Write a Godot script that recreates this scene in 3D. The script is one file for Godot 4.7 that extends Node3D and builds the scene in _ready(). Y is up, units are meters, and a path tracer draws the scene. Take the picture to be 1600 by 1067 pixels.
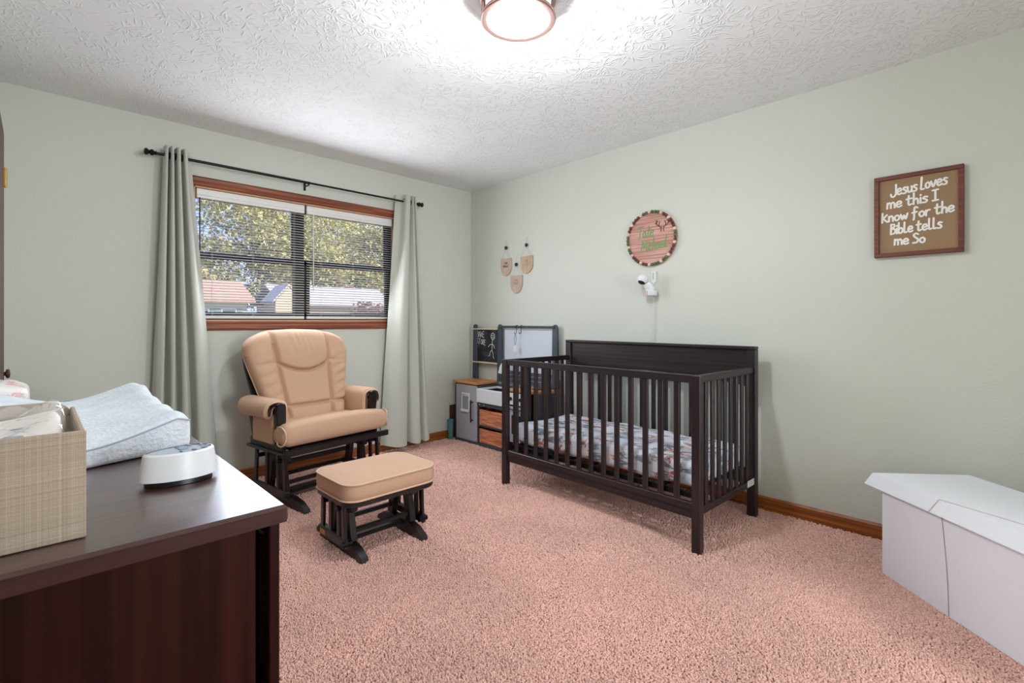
extends Node3D
# Nursery bedroom. World axes: X along the window wall (right), Z towards the viewer, Y up; the window wall is at z = -BACK, the long right wall at x = RIGHT.

const LEFT := -0.17
const RIGHT := 3.145
const BACK := 3.845
const FRONT := -1.15
const HIGH := 2.44
const EYE := 1.138

var M := {}
var used := {}

# ---------------------------------------------------------------- geometry collector
class Geo:
	var v := PackedVector3Array()
	var n := PackedVector3Array()
	var u := PackedVector2Array()
	var ix := PackedInt32Array()
	var x := Transform3D()

	func put(p: Vector3, nn: Vector3, uv := Vector2.ZERO) -> int:
		v.append(x * p)
		n.append((x.basis * nn).normalized())
		u.append(uv)
		return v.size() - 1

	func tri(a: int, b: int, c: int) -> void:      # counter-clockwise seen from outside; stored clockwise
		ix.append(a); ix.append(c); ix.append(b)

	func face(p: Array, outward: Vector3, uvs: Array = []) -> void:   # flat convex polygon, turned so that it looks outward
		var nn := Vector3.ZERO
		for i in range(1, p.size() - 1):
			nn += (p[i] - p[0]).cross(p[i + 1] - p[0])
		var flip := nn.dot(outward) < 0.0
		nn = -nn.normalized() if flip else nn.normalized()
		var first := v.size()
		for i in p.size():
			put(p[i], nn, uvs[i] if uvs.size() else Vector2.ZERO)
		for i in range(1, p.size() - 1):
			if flip: tri(first, first + i + 1, first + i)
			else: tri(first, first + i, first + i + 1)

	func box(c: Vector3, s: Vector3, b := 0.003) -> Geo:
		var h := s * 0.5
		b = min(b, min(h.x, min(h.y, h.z)) * 0.6)
		for i in 3:
			var j := (i + 1) % 3
			var k := (i + 2) % 3
			for si in [-1.0, 1.0]:
				var out := Vector3.ZERO
				out[i] = si
				var p := []
				for q in [[-1, -1], [1, -1], [1, 1], [-1, 1]]:
					var w := Vector3.ZERO
					w[i] = si * h[i]
					w[j] = q[0] * (h[j] - b)
					w[k] = q[1] * (h[k] - b)
					p.append(c + w)
				face(p, out)
				if b <= 0.0: continue
				for sj in [-1.0, 1.0]:
					var o2 := Vector3.ZERO
					o2[i] = si; o2[j] = sj
					var e := []
					for q in [[0, -1], [0, 1], [1, 1], [1, -1]]:
						var w := Vector3.ZERO
						w[i] = si * (h[i] - (b if q[0] else 0.0))
						w[j] = sj * (h[j] - (0.0 if q[0] else b))
						w[k] = q[1] * (h[k] - b)
						e.append(c + w)
					face(e, o2)
		if b > 0.0:
			for sx in [-1.0, 1.0]:
				for sy in [-1.0, 1.0]:
					for sz in [-1.0, 1.0]:
						var sg := Vector3(sx, sy, sz)
						var p := []
						for i in 3:
							var w := h - Vector3(b, b, b)
							w[i] = h[i]
							p.append(c + w * sg)
						face(p, sg)
		return self

	func bar(a: Vector3, b: Vector3, w: float, t: float, up := Vector3.UP, bev := 0.003) -> Geo:   # rectangular bar from a to b, w across, t along up
		var keep := x
		var d := (b - a).normalized()
		if absf(d.dot(up)) > 0.98: up = Vector3.BACK
		var side := d.cross(up).normalized()
		var u2 := side.cross(d).normalized()
		x = x * Transform3D(Basis(side, u2, -d), (a + b) * 0.5)
		box(Vector3.ZERO, Vector3(w, t, (b - a).length()), bev)
		x = keep
		return self

	func prism(poly: PackedVector2Array, depth: float, bev := 0.0, soft := 35.0) -> Geo:   # polygon in xy, extruded along z, centred on z = 0
		var area := 0.0
		for i in poly.size(): area += poly[i].cross(poly[(i + 1) % poly.size()])
		if area < 0.0: poly.reverse()
		var m := poly.size()
		var en := []
		for i in m:
			var d := poly[(i + 1) % m] - poly[i]
			en.append(Vector2(d.y, -d.x).normalized())
		var inner := PackedVector2Array()
		for i in m:
			var a: Vector2 = en[(i + m - 1) % m]
			var b: Vector2 = en[i]
			var mid := (a + b).normalized()
			inner.append(poly[i] - mid * bev / max(0.5, mid.dot(b)))
		var h := depth * 0.5
		var rings := [[inner, -h], [poly, -h + bev], [poly, h - bev], [inner, h]] if bev > 0.0 else [[poly, -h], [poly, h]]
		for r in rings.size() - 1:
			var tilt := 0.0
			if bev > 0.0: tilt = [-0.7, 0.0, 0.7][r]
			for i in m:
				var j := (i + 1) % m
				var na := _corner(en, i, m, soft, true)
				var nb := _corner(en, j, m, soft, false)
				var A: PackedVector2Array = rings[r][0]
				var B: PackedVector2Array = rings[r + 1][0]
				var f := v.size()
				put(Vector3(A[i].x, A[i].y, rings[r][1]), Vector3(na.x, na.y, tilt))
				put(Vector3(A[j].x, A[j].y, rings[r][1]), Vector3(nb.x, nb.y, tilt))
				put(Vector3(B[j].x, B[j].y, rings[r + 1][1]), Vector3(nb.x, nb.y, tilt))
				put(Vector3(B[i].x, B[i].y, rings[r + 1][1]), Vector3(na.x, na.y, tilt))
				tri(f, f + 1, f + 2); tri(f, f + 2, f + 3)
		var t := Geometry2D.triangulate_polygon(inner)
		var lo := inner[0]
		var hi := inner[0]
		for p in inner:
			lo = lo.min(p); hi = hi.max(p)
		for s in [-1.0, 1.0]:
			var f := v.size()
			for p in inner: put(Vector3(p.x, p.y, s * h), Vector3(0, 0, s), Vector2((p.x - lo.x) / (hi.x - lo.x), (hi.y - p.y) / (hi.y - lo.y)))
			for i in range(0, t.size(), 3):
				var a := inner[t[i]]
				var ccw := (inner[t[i + 1]] - a).cross(inner[t[i + 2]] - a) > 0.0
				if ccw == (s > 0.0): tri(f + t[i], f + t[i + 1], f + t[i + 2])
				else: tri(f + t[i], f + t[i + 2], f + t[i + 1])
		return self

	func _corner(en: Array, i: int, m: int, soft: float, after: bool) -> Vector2:
		var a: Vector2 = en[(i + m - 1) % m]
		var b: Vector2 = en[i]
		if absf(a.angle_to(b)) < deg_to_rad(soft): return (a + b).normalized()
		return b if after else a

	func tube(p: Array, r, sides := 8, caps := true, closed := false) -> Geo:   # r: a number or one radius per point
		var m := p.size()
		var t0: Vector3 = (p[1] - p[0]).normalized()
		var up := Vector3.UP if absf(t0.y) < 0.9 else Vector3.RIGHT
		var side := t0.cross(up).normalized()
		var first := v.size()
		for i in m:
			var t: Vector3
			if closed: t = (p[(i + 1) % m] - p[(i + m - 1) % m]).normalized()
			else: t = (p[min(i + 1, m - 1)] - p[max(i - 1, 0)]).normalized()
			side = (side - t * side.dot(t)).normalized()
			var w := t.cross(side)
			var rr: float = r[i] if r is Array else r
			for k in sides + 1:
				var a := TAU * k / sides
				var nn := side * cos(a) + w * sin(a)
				put(p[i] + nn * rr, nn, Vector2(float(k) / sides, float(i) / (m - 1)))
		var rows := m if closed else m - 1
		for i in rows:
			for k in sides:
				var a := first + i * (sides + 1) + k
				var b := first + ((i + 1) % m) * (sides + 1) + k
				tri(a, a + 1, b + 1); tri(a, b + 1, b)
		if caps and not closed:
			for e in [0, m - 1]:
				var out: Vector3 = (p[0] - p[1]) if e == 0 else (p[m - 1] - p[m - 2])
				var ring := []
				for k in sides:
					ring.append(x.affine_inverse() * v[first + e * (sides + 1) + k])
				face(ring, out)
		return self

	func lathe(prof: Array, segs := 24, sharp := 40.0) -> Geo:   # prof: Vector2(radius, y) from bottom to top, turned round y
		for i in prof.size() - 1:
			var d: Vector2 = prof[i + 1] - prof[i]
			if d.length() < 1e-7: continue
			var n0 := Vector2(d.y, -d.x).normalized()
			var na := n0
			var nb := n0
			if i > 0:
				var e: Vector2 = prof[i] - prof[i - 1]
				var m := Vector2(e.y, -e.x).normalized()
				if absf(m.angle_to(n0)) < deg_to_rad(sharp): na = (m + n0).normalized()
			if i < prof.size() - 2:
				var e: Vector2 = prof[i + 2] - prof[i + 1]
				var m := Vector2(e.y, -e.x).normalized()
				if absf(m.angle_to(n0)) < deg_to_rad(sharp): nb = (m + n0).normalized()
			var f := v.size()
			for k in segs + 1:
				var a := TAU * k / segs
				var c := Vector3(cos(a), 0, -sin(a))
				put(c * prof[i].x + Vector3.UP * prof[i].y, c * na.x + Vector3.UP * na.y, Vector2(float(k) / segs, 0))
				put(c * prof[i + 1].x + Vector3.UP * prof[i + 1].y, c * nb.x + Vector3.UP * nb.y, Vector2(float(k) / segs, 1))
			for k in segs:
				var a := f + 2 * k
				tri(a, a + 2, a + 3); tri(a, a + 3, a + 1)
		return self

	func ball(c: Vector3, r: Vector3, segs := 12, rows := 8) -> Geo:
		var f := v.size()
		for i in rows + 1:
			var a := PI * i / rows - PI / 2
			for k in segs + 1:
				var b := TAU * k / segs
				var d := Vector3(cos(a) * cos(b), sin(a), -cos(a) * sin(b))
				put(c + d * r, d / r, Vector2(float(k) / segs, float(i) / rows))
		for i in rows:
			for k in segs:
				var a := f + i * (segs + 1) + k
				var b := a + segs + 1
				tri(a, a + 1, b + 1); tri(a, b + 1, b)
		return self

	func sheet(fn: Callable, nu: int, nv: int, uv_scale := Vector2.ONE, flip := false) -> Geo:   # fn(u, v) -> point; looks along dP/du x dP/dv
		var P := []
		for j in nv + 1:
			for i in nu + 1:
				P.append(fn.call(float(i) / nu, float(j) / nv))
		var f := v.size()
		for j in nv + 1:
			for i in nu + 1:
				var du: Vector3 = P[j * (nu + 1) + min(i + 1, nu)] - P[j * (nu + 1) + max(i - 1, 0)]
				var dv: Vector3 = P[min(j + 1, nv) * (nu + 1) + i] - P[max(j - 1, 0) * (nu + 1) + i]
				var nn := du.cross(dv)
				if nn.length() < 1e-12: nn = Vector3.UP
				put(P[j * (nu + 1) + i], -nn if flip else nn, Vector2(float(i) / nu, 1.0 - float(j) / nv) * uv_scale)
		for j in nv:
			for i in nu:
				var a := f + j * (nu + 1) + i
				var b := a + nu + 1
				if flip:
					tri(a, b + 1, a + 1); tri(a, b, b + 1)
				else:
					tri(a, a + 1, b + 1); tri(a, b + 1, b)
		return self

	func rbox(c: Vector3, s: Vector3, r: float, k: int, div: Vector3i, fn = null) -> Geo:   # box with round edges of radius r, then bent by fn(point) -> point; smooth normals
		var h := s * 0.5
		var coords := []
		for a in 3:
			var l := []
			for q in k + 1: l.append(-h[a] + r * (1.0 - cos(PI / 2 * q / k)))
			for q in range(1, div[a]): l.append(lerpf(-h[a] + r, h[a] - r, float(q) / div[a]))
			for q in k + 1: l.append(h[a] - r + r * sin(PI / 2 * q / k))
			coords.append(l)
		var ids := {}
		var P := PackedVector3Array()
		var F := PackedInt32Array()
		for i in 3:
			var j := (i + 1) % 3
			var kk := (i + 2) % 3
			for sg in [-1.0, 1.0]:
				var lj: Array = coords[j]
				var lk: Array = coords[kk]
				var idx := PackedInt32Array()
				for b in lk.size():
					for a in lj.size():
						var p := Vector3.ZERO
						p[i] = sg * h[i]; p[j] = lj[a]; p[kk] = lk[b]
						var q := p.clamp(-h + Vector3(r, r, r), h - Vector3(r, r, r))
						var d := (p - q)
						p = q + d.normalized() * r
						var key := Vector3i((p * 20000.0).round())
						if not ids.has(key):
							ids[key] = P.size()
							P.append(p)
						idx.append(ids[key])
				for b in lk.size() - 1:
					for a in lj.size() - 1:
						var q0 := idx[b * lj.size() + a]
						var q1 := idx[b * lj.size() + a + 1]
						var q2 := idx[(b + 1) * lj.size() + a + 1]
						var q3 := idx[(b + 1) * lj.size() + a]
						if sg > 0: F.append_array([q0, q1, q2, q0, q2, q3])
						else: F.append_array([q0, q2, q1, q0, q3, q2])
		if fn != null:
			for i in P.size(): P[i] = fn.call(P[i])
		var N := PackedVector3Array()
		N.resize(P.size())
		for i in range(0, F.size(), 3):
			var nn := (P[F[i + 1]] - P[F[i]]).cross(P[F[i + 2]] - P[F[i]])
			for q in 3: N[F[i + q]] += nn
		var f := v.size()
		for i in P.size(): put(P[i] + c, N[i], Vector2(P[i].x / s.x + 0.5, 0.5 - P[i].z / s.z))
		for i in range(0, F.size(), 3): tri(f + F[i], f + F[i + 1], f + F[i + 2])
		return self

	func ribbon(p: PackedVector2Array, r: float, z := 0.0) -> Geo:   # flat stroke with round ends in the plane z
		var m := p.size()
		var f := v.size()
		for i in m:
			var t := (p[min(i + 1, m - 1)] - p[max(i - 1, 0)]).normalized()
			var s := Vector2(-t.y, t.x) * r
			z += 0.000004
			put(Vector3(p[i].x + s.x, p[i].y + s.y, z), Vector3.BACK)
			put(Vector3(p[i].x - s.x, p[i].y - s.y, z), Vector3.BACK)
		for i in m - 1:
			var a := f + 2 * i
			tri(a, a + 1, a + 3); tri(a, a + 3, a + 2)
		for e in [p[0], p[m - 1]]:
			z += 0.00002
			var ring := []
			for k in 8: ring.append(Vector3(e.x + r * cos(TAU * k / 8), e.y + r * sin(TAU * k / 8), z))
			face(ring, Vector3.BACK)
		return self

	func mesh() -> ArrayMesh:
		var a := []
		a.resize(Mesh.ARRAY_MAX)
		a[Mesh.ARRAY_VERTEX] = v
		a[Mesh.ARRAY_NORMAL] = n
		a[Mesh.ARRAY_TEX_UV] = u
		a[Mesh.ARRAY_INDEX] = ix
		var am := ArrayMesh.new()
		am.add_surface_from_arrays(Mesh.PRIMITIVE_TRIANGLES, a)
		return am

# ---------------------------------------------------------------- naming and tagging
func numbered(called: String) -> String:
	used[called] = used.get(called, -1) + 1
	return called if used[called] == 0 else "%s_%03d" % [called, used[called]]

func obj(called: String, g, material: Material, parent: Node3D = null, label := "") -> MeshInstance3D:
	var o := MeshInstance3D.new()
	o.mesh = g.mesh() if g is Geo else g
	o.material_override = material
	if parent == null:
		o.name = numbered(called)
		add_child(o)
	else:
		var taken := {}
		for c in parent.get_children(): taken[String(c.name)] = true
		var nm := called
		var k := 1
		while taken.has(nm):
			nm = "%s_%03d" % [called, k]
			k += 1
		o.name = nm
		parent.add_child(o, true)
	if label: o.set_meta("label", label)
	return o

func tag(o: Node3D, label: String, category: String, group := "") -> Node3D:
	o.set_meta("label", label)
	o.set_meta("category", category)
	if group: o.set_meta("group", group)
	return o

func thing(called: String, label: String, category: String, at := Vector3.ZERO, turn := 0.0, group := "") -> Node3D:
	var o := Node3D.new()
	o.name = numbered(called)
	add_child(o)
	o.position = at
	o.rotation_degrees.y = turn
	return tag(o, label, category, group)

func struct(called: String, g, material: Material, label: String, category: String, parent: Node3D = null) -> MeshInstance3D:
	var o := obj(called, g, material, parent)
	o.set_meta("kind", "structure")
	if parent == null: tag(o, label, category)
	return o

func W(X: float, Y: float, N: float) -> Vector3:      # N counts metres away from the camera towards the window wall
	return Vector3(X, Y, -N)

func at(p: Vector3, turn := 0.0) -> Geo:               # an empty collector with its own place
	var g := Geo.new()
	g.x = Transform3D(Basis(Vector3.UP, deg_to_rad(turn)), p)
	return g

# ---------------------------------------------------------------- textures and materials
func noise(seed_: int, freq: float, kind := FastNoiseLite.TYPE_SIMPLEX_SMOOTH, oct := 3) -> FastNoiseLite:
	var f := FastNoiseLite.new()
	f.seed = seed_
	f.frequency = freq
	f.noise_type = kind
	f.fractal_octaves = oct
	return f

func ramped(img: Image, a: Color, b: Color, gain := 1.0) -> Image:
	img.convert(Image.FORMAT_L8)
	var d := img.get_data()
	var out := PackedByteArray()
	out.resize(d.size() * 3)
	var lut := []
	for i in 256:
		var t := clampf((i / 255.0 - 0.5) * gain + 0.5, 0.0, 1.0)
		var c := a.lerp(b, t)
		lut.append([int(c.r * 255), int(c.g * 255), int(c.b * 255)])
	for i in d.size():
		var c: Array = lut[d[i]]
		out[i * 3] = c[0]; out[i * 3 + 1] = c[1]; out[i * 3 + 2] = c[2]
	return Image.create_from_data(img.get_width(), img.get_height(), false, Image.FORMAT_RGB8, out)

func grain(seed_: int, a: Color, b: Color, upright: bool, stretch := 14, gain := 1.4) -> ImageTexture:   # wood: noise pulled long in one direction
	var s := 512
	var im: Image = noise(seed_, 0.02, FastNoiseLite.TYPE_SIMPLEX_SMOOTH, 5).get_seamless_image(s if upright else s / stretch, s / stretch if upright else s)
	im.resize(s, s, Image.INTERPOLATE_CUBIC)
	return ImageTexture.create_from_image(ramped(im, a, b, gain))

func mat(called: String, color: Color, rough := 0.6, metal := 0.0) -> StandardMaterial3D:
	var m := StandardMaterial3D.new()
	m.resource_name = called
	m.albedo_color = color
	m.roughness = rough
	m.metallic = metal
	M[called] = m
	return m

func tex_mat(called: String, t: Texture2D, rough: float, scale: Vector3, world := false) -> StandardMaterial3D:
	var m := mat(called, Color.WHITE, rough)
	m.albedo_texture = t
	m.uv1_triplanar = true
	m.uv1_world_triplanar = world
	m.uv1_scale = scale
	return m

func bumpy(m: StandardMaterial3D, im: Image, cm: float, scale := Vector3.ZERO) -> StandardMaterial3D:
	m.heightmap_enabled = true
	m.heightmap_texture = ImageTexture.create_from_image(im)
	m.heightmap_scale = cm
	if scale != Vector3.ZERO:
		m.uv1_triplanar = true
		m.uv1_scale = scale
	return m

func c8(r: int, g: int, b: int) -> Color:
	return Color(r / 255.0, g / 255.0, b / 255.0)

func blot(im: Image, c: Vector2, r: Vector2, turn: float, col: Color, a: float, ragged := 0.0, rng: RandomNumberGenerator = null) -> void:   # one soft brush mark, wrapping round the edges
	var w := im.get_width()
	var h := im.get_height()
	var R := int(ceil(max(r.x, r.y)))
	var ca := cos(turn)
	var sa := sin(turn)
	for y in range(-R, R + 1):
		for xx in range(-R, R + 1):
			var q := Vector2((xx * ca + y * sa) / r.x, (-xx * sa + y * ca) / r.y)
			var d := q.length()
			if d >= 1.0: continue
			if ragged > 0.0 and rng.randf() < ragged * d: continue
			var px := posmod(int(c.x) + xx, w)
			var py := posmod(int(c.y) + y, h)
			var k := a * clampf((1.0 - d) * 3.0, 0.0, 1.0)
			im.set_pixel(px, py, im.get_pixel(px, py).lerp(col, k))

func linen(seed_: int, s: int, base: Color, light: Color, dark: Color) -> Image:   # plain weave of uneven threads
	var rng := RandomNumberGenerator.new()
	rng.seed = seed_
	var im := Image.create(s, s, false, Image.FORMAT_RGB8)
	var rowv := []
	var colv := []
	for i in s:
		rowv.append(rng.randf_range(-1, 1) * (1.8 if rng.randf() < 0.12 else 0.6))
		colv.append(rng.randf_range(-1, 1) * (1.8 if rng.randf() < 0.12 else 0.6))
	for y in s:
		for xx in s:
			var over := (xx / 2 + y / 2) % 2 == 0
			var k: float = (rowv[y] if over else colv[xx]) * 0.5 + 0.25 * (rowv[y] + colv[xx]) + rng.randf_range(-0.25, 0.25)
			im.set_pixel(xx, y, base.lerp(light, clampf(k, 0, 1)) if k > 0 else base.lerp(dark, clampf(-k, 0, 1)))
	return im

func stomped(s: int) -> Image:     # ceiling plaster: bursts of short curved ridges left by a stomp brush
	var rng := RandomNumberGenerator.new()
	rng.seed = 7
	var h := PackedFloat32Array()
	h.resize(s * s)
	for b in 430:
		var c := Vector2(rng.randf() * s, rng.randf() * s)
		var turn := rng.randf() * TAU
		var strokes := rng.randi_range(7, 13)
		for k in strokes:
			var a := turn + TAU * k / strokes + rng.randf_range(-0.6, 0.6)
			var bend := rng.randf_range(-0.035, 0.035)
			var p := c + Vector2.from_angle(a) * rng.randf_range(3, 26)
			var ln := rng.randi_range(10, 44)
			var top := rng.randf_range(0.35, 1.0)
			for q in ln:
				p += Vector2.from_angle(a)
				a += bend
				if rng.randf() < 0.03: top = rng.randf_range(0.2, 1.0)
				var hh := top * sin(PI * (q + 1.0) / (ln + 1.0))
				var px := int(p.x)
				var py := int(p.y)
				for dy in [-2, -1, 0, 1, 2]:
					for dx in [-2, -1, 0, 1, 2]:
						var d2: float = dx * dx + dy * dy
						if d2 > 5.0: continue
						var at_ := posmod(py + dy, s) * s + posmod(px + dx, s)
						h[at_] = max(h[at_], hh * (1.0 - d2 / 6.5))
	var by := PackedByteArray()
	by.resize(s * s)
	for i in s * s: by[i] = int(clampf(h[i], 0, 1) * 255)
	return Image.create_from_data(s, s, false, Image.FORMAT_L8, by)

# ---------------------------------------------------------------- hand lettering, as strokes
const GLYPH := {
	"J": "5,9.5 5,2 4.2,0 2.4,-1.2 0.4,-0.4 0,1.6", "e": "0.2,2.5 3.6,3.1 3.3,4.9 1.7,5.3 0.2,3.6 0.4,1 2,0 4,0.9", "s": "3.6,4.8 1.7,5.3 0.6,4 2,2.9 3.3,1.6 2.4,0 0,0.1",
	"u": "0,5 0.1,1.5 1.3,0 2.9,0.6 3.8,2.2;3.8,5 3.9,0", "v": "0,5 2,0.1 4.2,5.4", "l": "0.6,10 0.4,1.4 1.4,0 2.6,0.5", "L": "0.8,10.5 0.3,4 0.2,0.2 3,0.1",
	"o": "2.2,5 0.5,4 0.1,2 1.5,0.1 3.4,1 3.8,3.4 2.2,5", "m": "0,0 0.3,5.5;0.3,3.8 1.8,5.4 2.8,4 2.9,0;2.9,3.8 4.4,5.4 5.6,4 5.9,0", "t": "1.8,9 1.5,1.6 2.4,0 3.8,0.7;0,5.8 3.9,6.1",
	"h": "0.4,10.5 0.2,0;0.2,3 1.8,5 3.2,4 3.5,0", "i": "0.6,5 0.5,0;0.6,7.2 0.65,7.7", "I": "0,9.6 4,9.8;2,9.7 2,0.1;0,0 4,0.1", "K": "0.3,9 0,0;4,7 0.3,3.2;0.9,3.7 4.2,0",
	"n": "0.2,5 0.2,0;0.2,3.2 1.8,5.2 3.2,4 3.5,0", "w": "0,5 1.2,0.1 2.6,4 3.9,0.1 5.4,5.3", "f": "4.2,9 2.7,10 1.7,8.3 1.5,0 1,-2;0,4.8 3.6,5.2", "r": "0.2,5 0.2,0;0.2,3 1.5,4.9 3.1,5",
	"B": "0.4,9.6 0,0;0.2,9.3 3.1,9.2 3.3,7 0.4,5.3 3.9,4.4 3.9,1 0.1,0", "b": "0.4,10.2 0.2,0.2;0.2,3 2.1,5 3.8,3.6 3.3,0.8 1.6,0 0.2,1", "S": "4,8.6 2.1,9.6 0.5,7.9 2,5.6 3.9,3.6 3,0.8 0,0.4",
	"T": "0,9.4 3,9.9 6,9.7;3,9.8 2.5,1 0.8,0.2", "a": "3.5,4.5 1.6,5.2 0.1,3 0.9,0.3 2.5,0.7 3.5,4.5 3.6,0.9 4.7,0.4", "c": "3.5,4.3 1.9,5.2 0.3,3.5 0.6,0.9 2.2,0 3.9,0.9",
	"M": "0,0 1.2,9.3 3.4,3 5.6,9.5 6.6,0.4 7.4,0.2", "A": "0,0 2,9 4,0;0.8,3.2 3.2,3.2", "E": "3.6,9 0,9 0,0 3.7,0;0,4.7 3,4.7", "R": "0,0 0.2,9 3,8.6 3,5.2 0.3,4.7 3.6,0", "O": "2,9 0.2,6.5 0.3,2 2,0 3.8,2 3.8,6.5 2,9",
}

func smooth(p: PackedVector2Array, steps := 5) -> PackedVector2Array:
	if p.size() < 3: return p
	var out := PackedVector2Array()
	for i in p.size() - 1:
		for k in steps:
			out.append(p[i].cubic_interpolate(p[i + 1], p[max(i - 1, 0)], p[min(i + 2, p.size() - 1)], float(k) / steps))
	out.append(p[p.size() - 1])
	return out

func letters(g: Geo, words: String, mid: Vector2, width: float, height: float, r: float, z: float, rise := 0.0, gap := 1.3, slant := 0.0) -> void:   # fitted to the width; height is that of a capital
	var strokes := []
	var pen := 0.0
	for ch in words:
		if ch == " ":
			pen += 2.4
			continue
		var most := 0.0
		for part in (GLYPH[ch] as String).split(";"):
			var p := PackedVector2Array()
			for pt in part.split(" "):
				var q := pt.split(",")
				p.append(Vector2(pen + q[0].to_float() + q[1].to_float() * slant, q[1].to_float()))
				most = max(most, q[0].to_float())
			strokes.append(p)
		pen += most + gap
	pen -= gap
	for p in strokes:
		var s := PackedVector2Array()
		for q in smooth(p):
			var xx: float = (q.x / pen - 0.5) * width
			s.append(mid + Vector2(xx, (q.y - 2.5) * height / 10.0 + xx * rise))
		g.ribbon(s, r, z)
		z += 0.00012

# ---------------------------------------------------------------- the scene
func _ready() -> void:
	# camera: the lens is level and slightly shifted, as the upright verticals of the photograph show
	var cam := Camera3D.new()
	cam.name = "camera"
	add_child(cam)
	cam.projection = Camera3D.PROJECTION_FRUSTUM
	cam.near = 0.05
	cam.far = 300.0
	cam.size = 0.05 * 1067.0 / 767.0
	cam.frustum_offset = Vector2(0, -0.05 * (533.5 - 502.0) / 767.0)
	cam.position = Vector3(0, EYE, 0)
	cam.rotation.y = -atan2(0.6957, 0.7183)
	cam.current = true

	var env := Environment.new()
	var sky := ProceduralSkyMaterial.new()
	sky.sky_top_color = c8(70, 125, 215)
	sky.sky_horizon_color = c8(205, 218, 235)
	sky.ground_bottom_color = c8(120, 115, 100)
	sky.ground_horizon_color = c8(190, 190, 185)
	sky.sky_energy_multiplier = 1.0
	env.background_mode = Environment.BG_SKY
	env.sky = Sky.new()
	env.sky.sky_material = sky
	env.background_energy_multiplier = SKY_ENERGY
	env.tonemap_mode = Environment.TONE_MAPPER_LINEAR
	env.tonemap_exposure = EXPOSURE
	env.sdfgi_enabled = true
	env.ssao_enabled = true
	env.ssil_enabled = true
	var we := WorldEnvironment.new()
	we.name = "surroundings"
	we.environment = env
	add_child(we)

	var sun := DirectionalLight3D.new()          # behind the house: it lights the garden and the neighbours, not the room
	sun.name = "sun"
	sun.rotation_degrees = Vector3(-42, 28, 0)
	sun.light_color = Color(1.0, 0.95, 0.86)
	sun.light_energy = SUN_ENERGY
	sun.light_angular_distance = 0.6
	sun.shadow_enabled = true
	sun.sky_mode = DirectionalLight3D.SKY_MODE_LIGHT_ONLY
	add_child(sun)

	make_materials()
	make_room()
	make_window()
	make_ceiling_light()
	make_added_hall()
	make_outside()
	make_blinds()
	make_curtains()
	make_carpet()
	make_dresser()
	make_crib()
	make_glider()
	make_ottoman()
	make_kitchen()
	make_wall_things()
	make_white_box()
	make_dresser_things()

const SKY_ENERGY := 3.2
const SUN_ENERGY := 5.0
const EXPOSURE := 0.64
const LAMP_ENERGY := 2.2
const HALL_FILL_ENERGY := 13.0  # added fill light from behind the camera
const WINDOW_ENERGY := 4.1

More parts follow.
